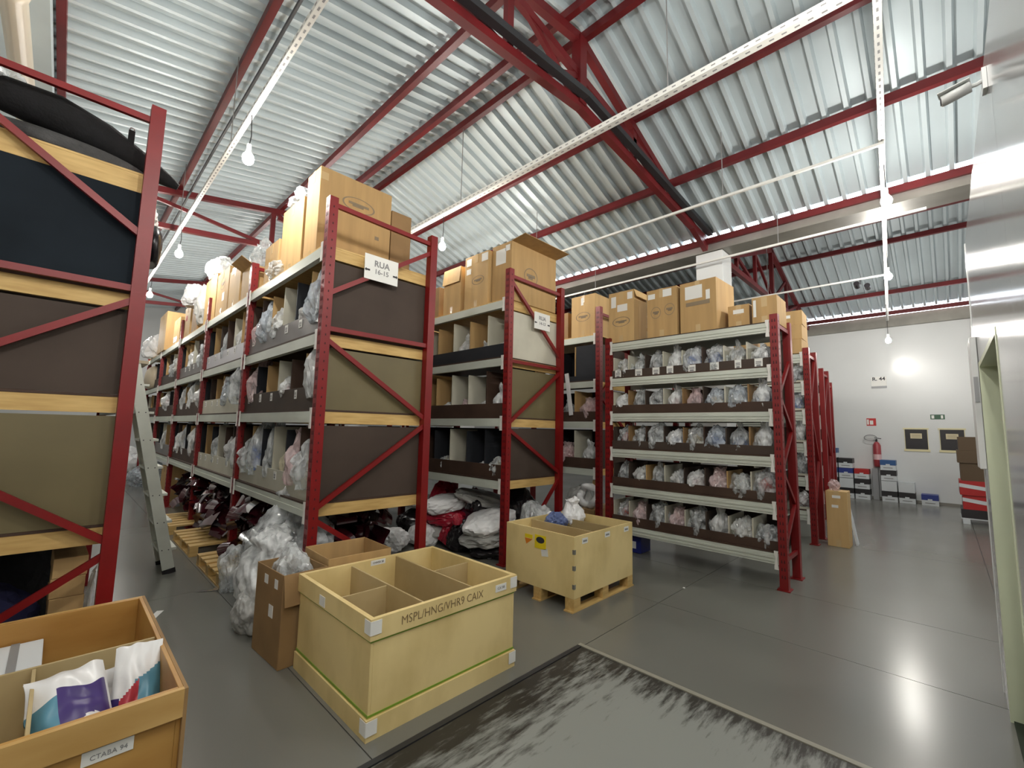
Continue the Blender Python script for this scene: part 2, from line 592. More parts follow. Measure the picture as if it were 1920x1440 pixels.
# trusses
TN = ['nearest the camera with a dark cable tray on its bottom chord', 'crossing over the middle of the sign rack', 'deep in the aisle beyond the ladder']
for i, yt in enumerate((2.7, 9.3, 15.9)):
    t = thing('roof_truss', (3.72, yt, 4.8), 'red steel roof truss ' + TN[i], 'truss', 'roof trusses of the first gable')
    bz = lambda x: 5.20 - abs(x - 3.72) * 0.098
    tz = lambda x: zroof(x) - 0.16

    def bar(nm, p, q, w=.07, h=.09, t=t, yt=yt):
        part(nm, MB().bar((p[0], yt, p[1]), (q[0], yt, q[1]), w, h), TRUSS, t)
    bar('bottom_chord', (-1.5, bz(-1.5)), (3.72, bz(3.72)), .085, .085)
    bar('bottom_chord', (3.72, bz(3.72)), (7.38, bz(7.38)), .085, .085)
    bar('top_chord', (-1.5, tz(-1.5)), (3.72, tz(3.72)), .08, .10)
    bar('top_chord', (3.72, tz(3.72)), (7.34, tz(7.2) - .05), .08, .10)
    bar('king_post', (3.72, bz(3.72)), (3.72, tz(3.72)), .12, .12)
    for x in (.3, 2.6, 4.92, 6.0):
        bar('post', (x, bz(x)), (x, tz(x)), .06, .08)
    for x0, x1 in ((.3, 2.6), (2.6, 3.72)):
        bar('diagonal', (x0, tz(x0)), (x1, bz(x1)), .045, .06)
    for x0, x1 in ((3.72, 4.92), (4.92, 6.0)):
        bar('diagonal', (x0, (tz(x0) + bz(x0)) / 2), (x1, bz(x1)), .045, .06)
    bar('tie', (2.68, 5.72), (5.95, 5.22), .06, .09)
    bar('strut', (3.0, bz(3.0) + .05), (3.72, 5.55), .05, .07)
    if i == 0:
        mb = MB()
        for (p, q) in ((-1.5, 3.72), (3.72, 7.3)):
            mb.bar((p, yt - .10, bz(p) + .075), (q, yt - .10, bz(q) + .075), .08, .07)
        part('cable_tray', mb, DARKT, t, label='dark cable tray')
for i, yt in enumerate((2.7, 9.3)):
    t = thing('roof_truss', (11.4, yt, 4.8), ('red steel roof truss beyond the gutter, behind the white column', 'red steel truss of the second gable deep over the far racks')[i],
              'truss', 'roof trusses of the second gable')
    zr = lambda x: zroof(x) - .16
    for nm, p, q in (('bottom_chord', (7.9, 4.75), (15.1, 4.75)), ('top_chord', (7.95, zr(7.98)), (11.4, zr(11.4))), ('top_chord', (11.4, zr(11.4)), (15.1, zr(15.05))),
                     ('king_post', (11.4, 4.75), (11.4, zr(11.4)))):
        part(nm, MB().bar((p[0], yt, p[1]), (q[0], yt, q[1]), .08, .10), TRUSS, t)
    for x in (8.9, 10.1, 12.7, 13.9):
        part('post', MB().bar((x, yt, 4.75), (x, yt, zr(x)), .06, .08), TRUSS, t)
    for x0, x1 in ((8.9, 7.95), (10.1, 8.9), (11.4, 10.1), (11.4, 12.7), (12.7, 13.9)):
        part('diagonal', MB().bar((x0, yt, 4.75), (x1, yt, zr(x1)), .045, .06), TRUSS, t)

# white column under the truss end, red post on the end wall
tag(part('column', MB().box(7.42, 7.84, 2.46, 2.90, 0, 4.66), WALL, bevel=.01), 'square white column standing under the truss end and gutter', 'column')
tag(part('column', MB().box(15.13, 15.245, -.78, -.66, 0, 4.95), TRUSS), 'slim red steel post standing at the end wall behind the office', 'column')
for i, y in enumerate((9.3, 15.9)):
    tag(part('column', MB().box(7.42, 7.84, y - .22, y + .22, 0, 4.66), WALL), ('square white column hidden behind the rows of racks', 'white column deepest between the rack rows')[i], 'column')


# ------------------------------------------------------------------ lamps and cable conduits
def conduit(p, q, label, w=.045, h=.045, holes=True, pts=None):
    p, q = Vector(p), Vector(q)
    t = thing('conduit', p, label, 'conduit', 'white lighting conduits')
    part('channel', MB().bar(p, q, w, h), TRAY, t)
    if holes:
        mb = MB()
        d = (q - p).normalized()
        s = d.cross(Vector((0, 0, 1))).normalized()
        n = int((q - p).length / .09)
        for i in range(n):
            c = p + d * (.05 + i * .09)
            mb.bar(c - d * .018 + s * 0 - Vector((0, 0, h / 2 + .0008)), c + d * .018 - Vector((0, 0, h / 2 + .0008)), .014, .002)
            c2 = c - s * (w / 2 + .0008)
            mb.bar(c2 - d * .018, c2 + d * .018, .002, .012)
            c2 = c + s * (w / 2 + .0008)
            mb.bar(c2 - d * .018, c2 + d * .018, .002, .012)
        part('slot_row', mb, GREYINK, t, kind='stuff')
    # hanger rods to the roof
    n = max(2, int((q - p).length / 3.0))
    for i in range(n):
        c = p + (q - p) * ((i + .5) / n)
        zt = zroof(c.x) + .02
        if c.z < zt:
            part('hanger', MB().bar(c, (c.x, c.y, zt), .008, .008), GREYINK, t)
    return t


conduit((1.05, -2, 4.65), (1.05, 19, 4.65), 'white slotted conduit above the ladder aisle carrying a row of lamps', holes=True)
conduit((3.80, -3, 4.86), (3.80, 19, 4.86), 'broad white slotted conduit crossing under the truss past the sign rack', .075, .06)
conduit((5.63, .27, 4.60), (5.63, 16, 4.60), 'thin white conduit above the short rack', .03, .03, False)
conduit((7.2, -.0, 4.42), (7.2, 16, 4.42), 'thin white conduit under the roof gutter', .03, .03, False)
conduit((10.06, .55, 4.50), (10.06, 12, 4.50), 'thin white conduit beyond the roof gutter leading to the second lamp', .03, .03, False)
conduit((-1.2, -.16, 4.66), (14.6, .88, 4.62), 'white slotted conduit running along the main aisle to the end wall', .05, .05)
tag(part('cable', MB().tube([(1.205, y, 5.52 + .02 * math.sin(y)) for y in [-3 + i * .8 for i in range(28)]], .018, 6), DARKT),
    'black cable running beside the red purlin above the ladder aisle', 'cable')

bulb_v = []
BM = None


def bulb_mesh():
    mb = MB()
    pr = [(-.085, .004), (-.078, .028), (-.055, .046), (-.025, .052), (.005, .045), (.03, .028), (.045, .018)]
    mb.tube([(0, 0, z) for z, r in pr], [r for z, r in pr], 12)
    me = mb.mesh('bulb', (0, 0, 0), GLOW, True)
    fix(me)
    return me


BM = bulb_mesh()
SOCK = MB().tube([(0, 0, .04), (0, 0, .12)], .02, 8).mesh('lamp_socket', (0, 0, 0), TRAY)


def lamp(x, y, z, ztop, label):
    t = thing('pendant_lamp', (x, y, z), label, 'lamp', 'bare hanging lamps')
    inst('bulb', BM, t)
    inst('lamp_socket', SOCK, t)
    part('cord', MB().tube([(x, y, z + .11), (x + .012, y, (z + ztop) / 2), (x, y, ztop)], .005, 5), DARKT, t)


lamp(1.05, 4.70, 4.20, 4.63, 'lit bare bulb beside the sign rack over the ladder aisle, first of its row')
lamp(1.05, 8.30, 4.22, 4.63, 'lit bare bulb over the ladder aisle, second of its row')
lamp(1.05, 11.5, 4.22, 4.63, 'lit bare bulb over the ladder aisle, third of its row, beside the red upright')
lamp(1.05, 15.4, 4.00, 4.63, 'lit bare bulb deepest in the ladder aisle, above the hanging bags')
lamp(1.05, 1.0, 4.20, 4.63, 'lit bare bulb over the open crates, before the racks begin')
lamp(3.80, 5.27, 4.36, 4.83, 'lit bare bulb hanging behind the right post of the sign rack')
lamp(3.80, 9.4, 4.36, 4.83, 'lit bare bulb between the sign rack and the next row, further in')
lamp(3.0, .10, 4.22, 4.62, 'lit bare bulb in the main aisle above the scuffed floor plate')
lamp(0.0, -.08, 4.22, 4.645, 'lit bare bulb in the main aisle behind the camera')
lamp(3.80, 13.6, 4.36, 4.83, 'lit bare bulb deepest between the sign rack and the next row')
lamp(6.13, .31, 4.22, 4.62, 'lit bare bulb in the main aisle nearest the office partition')
lamp(9.06, .50, 4.20, 4.62, 'lit bare bulb in the main aisle, second from the office partition')
lamp(12.8, .78, 3.80, 4.62, 'lit bare bulb in front of the white end wall, lowest in its row')
lamp(5.63, 6.0, 4.20, 4.58, 'added unseen bulb lighting the third rack, between the second and third rack rows')  # hidden lamp added to light the face of the third rack
lamp(-.6, -2.3, 4.2, 4.9, 'added unseen fill bulb behind the camera to the left of the office')  # unseen lamp added to brighten the crate fronts
lamp(1.5, -3.2, 4.2, 4.9, 'added unseen fill bulb further back behind the camera')  # another added lamp, filling the foreground from behind the camera
lamp(7.2, -3.0, 4.1, 4.9, 'lit bare bulb behind the office partition')
lamp(11.5, -3.0, 4.1, 4.9, 'lit bare bulb in the far corner behind the office')



# ------------------------------------------------------------------ pallet racks
UW = .08


def upright(parent, x, y, top, w=.08, d=.08, face=-1, holes=True):
    """C-section post; its punched face looks along -x (face=-1)"""
    mb = MB()
    t = .006
    xa, xb = (x, x + w)
    mb.box(xa, xa + t, y, y + d, 0.012, top)            # punched face
    mb.box(xa + t, xb, y, y + t, 0.012, top)            # front web
    mb.box(xa + t, xb, y + d - t, y + d, 0.012, top)
    mb.box(xb - t, xb, y + t, y + .024, 0.012, top)
    mb.box(xb - t, xb, y + d - .024, y + d - t, 0.012, top)
    u = part('upright', mb, RED, parent)
    part('foot_plate', MB().box(xa - .03, xb + .03, y - .02, y + d + .02, 0, .012), RED, u)
    if holes:
        hb = MB()
        z = .12
        while z < top - .05:
            for yy in (y + .020, y + d - .034):
                hb.prism([(yy, z), (yy + .014, z), (yy + .010, z + .034), (yy + .004, z + .034)], 'x', xa - .0012, xa + .001)
            hb.box(xa + .035, xa + .045, y - .0012, y + .001, z, z + .018)
            z += .078
        part('punched_hole', hb, mat_hole, u, kind='stuff')
    return u


mat_hole = mat('hole_shadow', (0.05, 0.006, 0.008), 0.8)


def beam(parent, x, y0, y1, ztop, h=.10, side=-1, w=.045, ribs=False):
    mb = MB()
    xa, xb = (x, x + w)
    mb.box(xa, xb, y0, y1, ztop - h, ztop)
    if ribs:
        for k in (0.3, 0.62):
            mb.box(xa - .008, xa, y0 + .02, y1 - .02, ztop - h * k - .018, ztop - h * k)
    else:
        mb.box(xa - .006, xa, y0 + .02, y1 - .02, ztop - h, ztop - h * .45)
    b = part('beam', mb, BEAM, parent)
    for yy in (y0 + .001, y1 - .041):
        cb = MB()
        ca_, cb_ = (xa - .016, xa - .007) if side < 0 else (xb + .001, xb + .010)
        cb.prism([(yy, ztop - h - .05), (yy + .04, ztop - h - .05), (yy + .04, ztop - h - .02), (yy + .028, ztop - h * .5), (yy + .04, ztop), (yy + .04, ztop + .03), (yy, ztop + .03), (yy + .012, ztop - h * .5)], 'x', ca_, cb_)
        part('beam_clip', cb, CLIP, b)
    return b


def end_frame(parent, x0, x1, y, top, braces, holes=True):
    upright(parent, x0, y, top, holes=holes)
    upright(parent, x1 - UW, y, top, holes=False)
    for (p, q) in braces:
        part('brace', MB().bar((p[0], y + .03, p[1]), (q[0], y + .03, q[1]), .03, .042), RED, parent)


LABELM = {}


def bin_tags(parent, x, y0, y1, z, n, seed, skip=0.15, big=1.0):
    """small printed price-style tags stuck on the front strip, facing -x"""
    rnd = random.Random(seed)
    if 'me' not in LABELM:
        LABELM['me'] = MB().box(-.003, 0, -.035, .035, -.045, .045).mesh('bin_tag', (0, 0, 0), WHITE)
        LABELM['tx'] = MB().box(-.0045, -.003, -.024, .024, .010, .018).box(-.0045, -.003, -.024, .024, -.004, .004).box(-.0045, -.003, -.018, .018, -.03, -.012).mesh('tag_print', (0, 0, 0), GREYINK)
    for i in range(n):
        if rnd.random() < skip:
            continue
        yy = y0 + (y1 - y0) * (i + .35 + .3 * rnd.random()) / n
        loc = Vector((x, yy, z)) - root_loc(parent)
        b = inst('bin_tag', LABELM['me'], parent, loc, (0, 0, 0), (1, big * rnd.uniform(.8, 1.2), big * rnd.uniform(.8, 1.1)))
        inst('tag_print', LABELM['tx'], b)


def bin_tray(rack, x0, x1, y0, y1, z, h, lip, lipm, n, divm, panel, label, joist=True, tags=0, seed=0, back=True, tagbig=1.0, group=None, lipz=0.02):
    """a row of open bins standing on one shelf level: pine joists, board, front strip, dividers, end panel"""
    t = thing('bin_tray', (x0, y0, z), label, 'bins', group)
    part('board', MB().box(x0 + .01, x1 - .01, y0, y1, z, z + .016), DKBROWN, t)
    if joist:
        part('joist', MB().box(x0 + .062, x1 - .058, y0 + .004, y0 + .040, z - .105, z - .001), PINE, t)
        part('end_panel', MB().box(x0 + .06, x1 - .02, y0 + .004, y0 + .018, z + .017, z + h), panel, t)
    else:
        part('end_panel', MB().box(x0 + .06, x1 - .02, y0 + .002, y0 + .012, z + .017, z + h), panel, t)
    part('front_strip', MB().box(x0 + .045, x0 + .057, y0 + .002, y1 - .002, z + .017, z + lip), lipm, t)
    xm = (x0 + x1) / 2 if back else x1 - .03
    part('back_panel', MB().box(xm, xm + .012, y0 + .04, y1 - .012, z + .017, z + h), divm[0], t)
    for i in range(1, n + 1):
        yy = y0 + (y1 - y0) * i / n - (.02 if i == n else 0)
        part('divider', MB().box(x0 + .06, xm, yy - .007, yy + .007, z + .017, z + h * (.97 if i % 2 else .93)), divm[i % len(divm)], t)
    if tags:
        bin_tags(t, x0 + .045, y0, y1, z + lip * tags, n, seed, big=tagbig)
    return t


# bag shapes shared by every bag of loose parts
BAGS = []
for i, (m, sz, pn) in enumerate(((FILM, (.30, .30, .30), 0), (FILM, (.26, .28, .36), .55), (FILMB, (.30, .30, .28), 0), (FILM, (.24, .26, .40), .6),
                                 (FILMW, (.30, .28, .26), 0), (FILMR, (.28, .28, .30), .3), (FILMW, (.26, .26, .34), .5), (FILM, (.34, .30, .24), 0))):
    BAGS.append((crumple('parts_bag', m, i + 1, sz, .30, 1.9, .35, pn), sz))
CONT = []
for i, m in enumerate((DIM, GPART, WPART, BPART, RPART, GPART, DIM, TPART)):
    CONT.append(crumple('bag_contents', m, 20 + i, (.20, .19, .18), .5, 2.2, .3, 0, src=ICO2, smooth=False))


def bag(x, y, z, k, label, group, sc=1.0, rz=0.0, tilt=(0, 0), ck=None, yscale=1.0):
    me, sz = BAGS[k % len(BAGS)]
    o = bpy.data.objects.new('parts_bag', me)
    C.objects.link(o)
    o.location = (x, y, z)
    o.rotation_euler = (tilt[0], tilt[1], rz)
    o.scale = (sc, sc * yscale, sc)
    tag(o, label, 'bag', group)
    inst('bag_contents', CONT[(k if ck is None else ck) % len(CONT)], o, (0, 0, .03))
    return o


# ---- the rack with the street sign
GS = 'trays of the sign rack'
BX0, BX1 = 1.505, 2.68
BAY = [3.80 + 2.274 * i for i in range(6)]
rb = thing('pallet_rack', (BX0, BAY[0], 0), 'long red pallet rack with pale beams and a RUA sign on its end frame', 'rack')
ZB = [3.215, 2.415, 1.725, 0.926]


def kz(z):
    return 1.6 + (z - 1.6) * .784


def kb(x0, x1, lst):
    """brace ends given as (0 or 1 across the frame, height)"""
    L, R = x0 + .07, x1 - .07
    return [((L + (R - L) * p[0], p[1]), (L + (R - L) * q[0], q[1])) for p, q in lst]


end_frame(rb, BX0, BX1, BAY[0], 3.655, kb(BX0, BX1, [((0, 3.59), (1, 3.56)), ((0, 2.78), (1, 3.46)), ((0, 2.455), (1, 2.455)), ((0, 2.35), (1, 1.70)), ((1, 1.62), (0, .91)), ((0, .80), (1, .10)), ((0, .06), (1, .06))]))
for y in BAY[1:]:
    end_frame(rb, BX0, BX1, y, 3.62, kb(BX0, BX1, [((0, 3.56), (1, 3.56)), ((0, 1.0), (1, .12))]))
for i in range(5):
    for z in ZB:
        beam(rb, BX0 + .01, BAY[i] + UW, BAY[i + 1], z)
        if i == 0:
            beam(rb, BX1 - .055, BAY[i] + UW, BAY[i + 1], z, side=1)
BAYN = ['first bay', 'second bay', 'third bay', 'fourth bay', 'fifth bay']
LIPS = [[LITBROWN, CARTLAV := mat('pale_lilac_board', (0.50, 0.49, 0.52), .45), LITBROWN, BROWN, BROWN],
        [BROWN, CREAM, DKBROWN, DKBROWN, BROWN],
        [CREAM, CREAM, DKBROWN, LITBROWN, DKBROWN]]
PAN = [BROWN, OLIVE, BROWN]
DIVS = [DKBROWN, CARD, BLACKB, CARD, CREAM, BROWN]
LV = ['upper', 'middle', 'lower']
for lv in range(3):
    z = ZB[lv + 1]
    h = ZB[lv] - .105 - z - .02
    for i in range(5):
        r = random.Random(lv * 9 + i)
        dv = [[DKBROWN, CARD, BLACKB, CREAM, CARD, DKBROWN], [DKBROWN, CARD, DKBROWN, CREAM, CARD, BLACKB], [DKBROWN, DKBROWN, BLACKB, CREAM, BLACKB, CARD]][lv] if i == 0 else [BLACKB] + r.sample(DIVS, 5)
        lipcol = {LITBROWN.name: 'lit-toned brown', BROWN.name: 'brown', CREAM.name: 'cream', DKBROWN.name: 'dark brown', 'pale_lilac_board': 'pale lilac'}[LIPS[lv][i].name]
        bin_tray(rb, BX0, BX1, BAY[i] + UW + .004, BAY[i + 1] - .004, z + .002, h, .225, LIPS[lv][i], 6 if i < 3 else 5, dv, PAN[lv],
                 f'{LV[lv]} tray of open bins with {lipcol} front strip, {BAYN[i]} of the sign rack', tags=.74 if i < 3 else 0, seed=lv * 7 + i, group=GS)
# top shelf boards
for i in range(5):
    tag(part('shelf_board', MB().box(BX0 + .012, BX1 - .012, BAY[i] + UW + .004, BAY[i + 1] - .002, ZB[0], ZB[0] + .014), PINE),
        f'pine board of the top shelf, {BAYN[i]} of the sign rack', 'shelf', 'top boards of the sign rack')
tag(part('end_joist', MB().box(BX0 + .062, BX1 - .058, BAY[0] + .085, BAY[0] + .12, ZB[0] - .105, ZB[0] - .001), PINE), 'pine joist under the top shelf behind the RUA sign', 'joist')

# bags in the sign rack: (level, bay, bin, kind, lift, scale, rz)
for lv, i, b, k, up, s, rz in ((0, 0, 0, 2, .20, 1.35, .3), (0, 0, 1, 4, .17, .9, 1), (0, 0, 3, 7, .16, 1.1, 2), (0, 0, 4, 2, .17, 1.25, .5), (0, 0, 5, 5, .10, 1.0, 1.1),
                               (0, 1, 1, 6, .12, .9, 0), (0, 1, 3, 1, .10, .9, 1), (0, 2, 1, 0, .16, 1.1, 1), (0, 2, 3, 4, .16, 1.1, 2), (0, 3, 1, 7, .16, 1.1, 0),
                               (1, 0, 0, 6, .20, 1.9, .4), (1, 0, 2, 4, .13, .8, 0), (1, 0, 5, 5, .16, 1.3, 1), (1, 1, 1, 4, .16, 1.0, 2), (1, 1, 2, 2, .15, 1.1, 1), (1, 1, 0, 0, .20, 1.2, 0),
                               (1, 2, 2, 6, .16, 1.1, 2), (1, 2, 4, 6, .18, 1.1, 1), (1, 2, 0, 4, .2, 1.0, 0), (1, 3, 2, 4, .18, 1.1, 0),
                               (2, 0, 0, 7, .18, 1.3, .3), (2, 0, 1, 5, .14, 1.35, .4), (2, 0, 3, 1, .16, 1.2, 1.2), (2, 0, 4, 3, .16, 1.45, 0), (2, 0, 5, 7, .15, 1.2, .4),
                               (2, 1, 1, 4, .2, 1.1, 1), (2, 1, 3, 1, .16, 1.0, 0), (2, 1, 0, 6, .17, 1.1, 0), (2, 2, 1, 6, .18, 1.2, 0), (2, 2, 3, 3, .18, 1.3, 2), (2, 2, 4, 4, .18, 1.1, 2), (2, 3, 2, 6, .16, 1.1, 1)):
    nb = 6 if i < 3 else 5
    y = BAY[i] + .085 + 2.18 * (b + .5) / nb
    s = min(s, 1.3) * (1.15 if i else 1.05)
    bag(BX0 + .16 + .02 * (b % 2), y, ZB[lv + 1] + .12, k, f'plastic parts bag in the {ORD[b]} bin, {LV[lv]} tray, {BAYN[i]} of the sign rack', 'bags in the sign rack', s, rz, yscale=min(1, .36 / (s * BAGS[k % 8][1][1] * 1.3))).scale.z *= 1.1 + up
bb = crumple('bubble_wrap_roll', FILMY, 31, (.24, .24, .50), .22, 2.2, .2, .35)
o = bpy.data.objects.new('bubble_wrap_roll', bb)
C.objects.link(o)
o.location = (BX0 + .20, BAY[0] + .97, ZB[3] + .03)
tag(o, 'tall cream bubble-wrapped bundle in the lower tray of the sign rack', 'bundle')

# ---- row behind: cream and tan end panels, smaller sign
CX0, CX1 = 3.795, 4.915
rc = thing('pallet_rack', (CX0, BAY[0], 0), 'red pallet rack with a cream upper end panel, second row beyond the sign rack', 'rack')
ZC = [3.246, 2.50, 1.74, 0.973]
end_frame(rc, CX0, CX1, BAY[0], 3.64, kb(CX0, CX1, [((0, 3.55), (1, 3.535)), ((0, 3.48), (1, 2.635)), ((0, 2.46), (1, 2.46)), ((1, 2.40), (0, 1.69)), ((0, 1.60), (1, 1.035)), ((1, .93), (.2, .12)), ((0, .06), (1, .06))]))
for y in BAY[1:3]:
    end_frame(rc, CX0, CX1, y, 3.62, kb(CX0, CX1, [((0, 3.56), (1, 3.56))]), holes=False)
for i in range(2):
    for z in ZC:
        beam(rc, CX0 + .01, BAY[i] + UW, BAY[i + 1], z)
    tag(part('shelf_board', MB().box(CX0 + .012, CX1 - .012, BAY[i] + UW + .004, BAY[i + 1] - .002, ZC[0], ZC[0] + .014), PINE),
        ('pine top shelf board at the open end of the cream-panelled rack', 'pine top shelf board further in on the cream-panelled rack')[i], 'shelf')
tag(part('end_joist', MB().box(CX0 + .062, CX1 - .058, BAY[0] + .085, BAY[0] + .12, ZC[0] - .105, ZC[0] - .001), PINE), 'pine joist under the top shelf of the cream-panelled rack', 'joist')
CL = [BLACKB, DKBROWN, DKBROWN]
CP = [CREAM, OLIVE, BROWN]
CD = [[CREAM, CREAM, CARD, CREAM, CARD, CREAM], [DKBROWN, DKBROWN, CREAM, CREAM, CARD, CARD], [BLACKB, BLACKB, BLACKB, CREAM, BLACKB, DKBROWN]]
for lv in range(3):
    z = ZC[lv + 1]
    h = ZC[lv] - .105 - z - .02
    for i in range(2):
        bin_tray(rc, CX0, CX1, BAY[i] + UW + .004, BAY[i + 1] - .004, z + .002, h, .19, CL[lv], 6, CD[lv], CP[lv],
                 f'{LV[lv]} tray with {("black", "dark brown", "dark brown")[lv]} front strip, {BAYN[i]} of the cream-panelled rack', group='trays of the cream-panelled rack')
for lv, b, k, s in ((0, 0, 4, .9), (0, 1, 6, .8), (0, 2, 6, 1.25), (1, 0, 6, 1.3), (1, 1, 4, .9), (1, 2, 5, .9), (1, 3, 4, .9), (2, 0, 7, 1.2), (2, 1, 4, .7), (2, 3, 7, 1.0)):
    bag(CX0 + .19, BAY[0] + .085 + 2.18 * (b + .5) / 6, ZC[lv + 1] + .05, k, f'plastic parts bag in the {ORD[b]} bin, {LV[lv]} tray of the cream-panelled rack', 'bags in the cream-panelled rack', s * .8, b, yscale=.8)

# ---- third row
QX0, QX1 = 5.83, 6.95
rd = thing('pallet_rack', (QX0, BAY[0], 0), 'red pallet rack glimpsed between the cream-panelled rack and the short rack', 'rack')
ZD = [3.137, 2.40, 1.757, 1.02]
end_frame(rd, QX0, QX1, BAY[0], 3.59, kb(QX0, QX1, [((0, 3.48), (1, 3.48)), ((0, 2.2), (1, 3.0)), ((0, 2.15), (1, 1.45))]))
end_frame(rd, QX0, QX1, BAY[1], 3.59, kb(QX0, QX1, [((0, 3.48), (1, 3.48))]), holes=False)
for z in ZD:
    beam(rd, QX0 + .01, BAY[0] + UW, BAY[1], z)
tag(part('shelf_board', MB().box(QX0 + .012, QX1 - .012, BAY[0] + UW + .004, BAY[1] - .002, ZD[0], ZD[0] + .014), PINE), 'pine top shelf board of the glimpsed third rack', 'shelf')
for lv in range(3):
    z = ZD[lv + 1]
    bin_tray(rd, QX0, QX1, BAY[0] + UW + .004, BAY[1] - .004, z + .002, ZD[lv] - .125 - z, (.62, .16, .16)[lv] if lv else .10, (BLACKB, DKBROWN, DKBROWN)[lv], 5, ([BLACKB, CARD], [BLACKB, CARD], [BLACKB, CREAM, BLACKB])[lv], BROWN,
             f'{LV[lv]} tray of dark bins in the glimpsed third rack', group='trays of the glimpsed third rack')
tag(part('black_sheet', MB().box(QX0 + .062, QX0 + .072, BAY[0] + .10, BAY[0] + .50, ZD[1] + .02, ZD[1] + .60), BLACKB), 'tall black board closing the upper bin of the glimpsed third rack', 'board')
for lv, b, k, s in ((0, 2, 6, .9), (1, 0, 5, 1.3), (1, 1, 1, 1.0), (2, 0, 6, 1.2), (2, 1, 5, 1.3)):
    bag(QX0 + .20, BAY[0] + .085 + 2.18 * (b + .5) / 5, ZD[lv + 1] + .05, k, f'plastic parts bag in the {ORD[b]} bin, {LV[lv]} tray of the glimpsed third rack', 'bags in the glimpsed third rack', s * .85, b * 1.3, ck=4 if k == 5 else None)
tag(part('rolled_sheet', MB().bar((QX0 - .012, 4.34, 1.86), (QX0 - .012, 4.44, 2.55), .02, .07, (0, 1, 0)), WHITEF), 'long white rolled sheet hanging out of the glimpsed third rack', 'sheet')

# ---- short rack in front: six shelves of eight bins
EX0, EX1, EY0, EY1 = 5.40, 6.02, 1.24, 3.43
re_ = thing('short_rack', (EX0, EY0, 0), 'short red rack of five open shelves full of bagged parts', 'rack')
ZE = [2.85, 2.35, 1.86, 1.37, 0.87, 0.36]
vb = []
z = .42
while z < 2.7:
    vb += [((EX0 + .07, z), (EX1 - .07, z + .40)), ((EX1 - .07, z + .42), (EX0 + .07, z + .80))]
    z += .82
end_frame(re_, EX0, EX1, EY0, 2.94, [((EX0 + .07, 2.82), (EX1 - .07, 2.82)), ((EX0 + .07, .30), (EX1 - .07, .30))] + [b for b in vb if max(b[0][1], b[1][1]) < 2.8])
end_frame(re_, EX0, EX1, EY1 - UW, 2.94, [((EX0 + .07, 2.82), (EX1 - .07, 2.82)), ((EX0 + .07, .30), (EX1 - .07, .30))])
for z in ZE:
    beam(re_, EX0 + .008, EY0 + UW, EY1 - UW, z, .11, ribs=True)
    beam(re_, EX1 - .055, EY0 + UW, EY1 - UW, z, .11, side=1)
tag(part('shelf_board', MB().box(EX0 + .012, EX1 - .012, EY0 + UW + .004, EY1 - UW - .004, ZE[0], ZE[0] + .014), BROWN), 'brown top board of the short rack under the cartons', 'shelf')
ER = random.Random(11)
for lv in range(5):
    z = ZE[lv + 1]
    n = 8
    bin_tray(re_, EX0, EX1, EY0 + UW + .004, EY1 - UW - .004, z + .002, .33, .115, (BROWN, DKBROWN, BROWN, DKBROWN, DKBROWN)[lv], n, ([BROWN, CREAM, CREAM], [BROWN, CARDD, CREAM], [DKBROWN, CARDD, BROWN], [BROWN, CREAM, CARD, BROWN], [BROWN, CREAM, CREAM])[lv], BROWN,
             f'row of eight brown bins on the {ORD[lv]} shelf down of the short rack', joist=False, tags=.5 if lv == 0 else 0, seed=3, back=False, tagbig=1.25, group='bin rows of the short rack')
    for b in range(n):
        k = ER.randrange(8)
        y = EY1 - .09 - (EY1 - EY0 - .18) * (b + .5) / n
        s = ER.uniform(.92, 1.12)
        o = bag(EX0 + .19 + ER.uniform(-.01, .03), y, z + .02, k, f'clear bag of parts, {ORD[b]} bin from the far post, {ORD[lv]} shelf down, short rack', 'bags in the short rack', s, ER.uniform(-.5, .5), ck=ER.randrange(8), yscale=.78)
        o.scale.z = s * min(1.0, .32 / BAGS[k][1][2])
# ---- identical short racks further down
for j, (fx, fy, nm) in enumerate(((7.98, 1.43, 'second short red rack behind the first, facing the main aisle'), (10.6, 1.67, 'third short red rack in the line, mostly hidden'), (13.0, 1.97, 'fourth short red rack in the line, nearest the end wall'))):
    t = thing('short_rack', (fx, fy, 0), nm, 'rack', 'short racks down the main aisle')
    end_frame(t, fx, fx + .62, fy, 2.97, [((fx + .09, 2.85), (fx + .53, 2.85)), ((fx + .09, .4), (fx + .53, 1.2)), ((fx + .53, 1.22), (fx + .09, 2.0)), ((fx + .09, 2.02), (fx + .53, 2.8))], holes=j == 0)
    end_frame(t, fx, fx + .62, fy + 2.1, 2.97, [((fx + .09, 2.85), (fx + .53, 2.85))], holes=False)
    for z in (2.88, 2.42, 1.98, 1.49, .98, .48):
        beam(t, fx + .008, fy + UW, fy + 2.1, z, .14, ribs=True)
        beam(t, fx + .565, fy + UW, fy + 2.1, z, .14, side=1)
    for lv, z in enumerate((2.42, 1.98, 1.49, .98, .48)):
        bin_tray(t, fx, fx + .62, fy + UW + .004, fy + 2.09, z + .002, .26, .05, CREAM, 8, [BROWN, CREAM], BROWN,
                 f'row of bins, {ORD[lv]} shelf down of the {("second", "third", "fourth")[j]} short rack', joist=False, back=False, group='bin rows of the further short racks')
        if j == 0:
            for b in range(2):
                bag(fx + .18, fy + .20 + .27 * b, z + .02, (lv * 3 + b) % 8, f'clear parts bag, {("near post", "next to the near post")[b]}, {ORD[lv]} shelf down of the second short rack', 'bags in the second short rack', .95, b, yscale=.8)

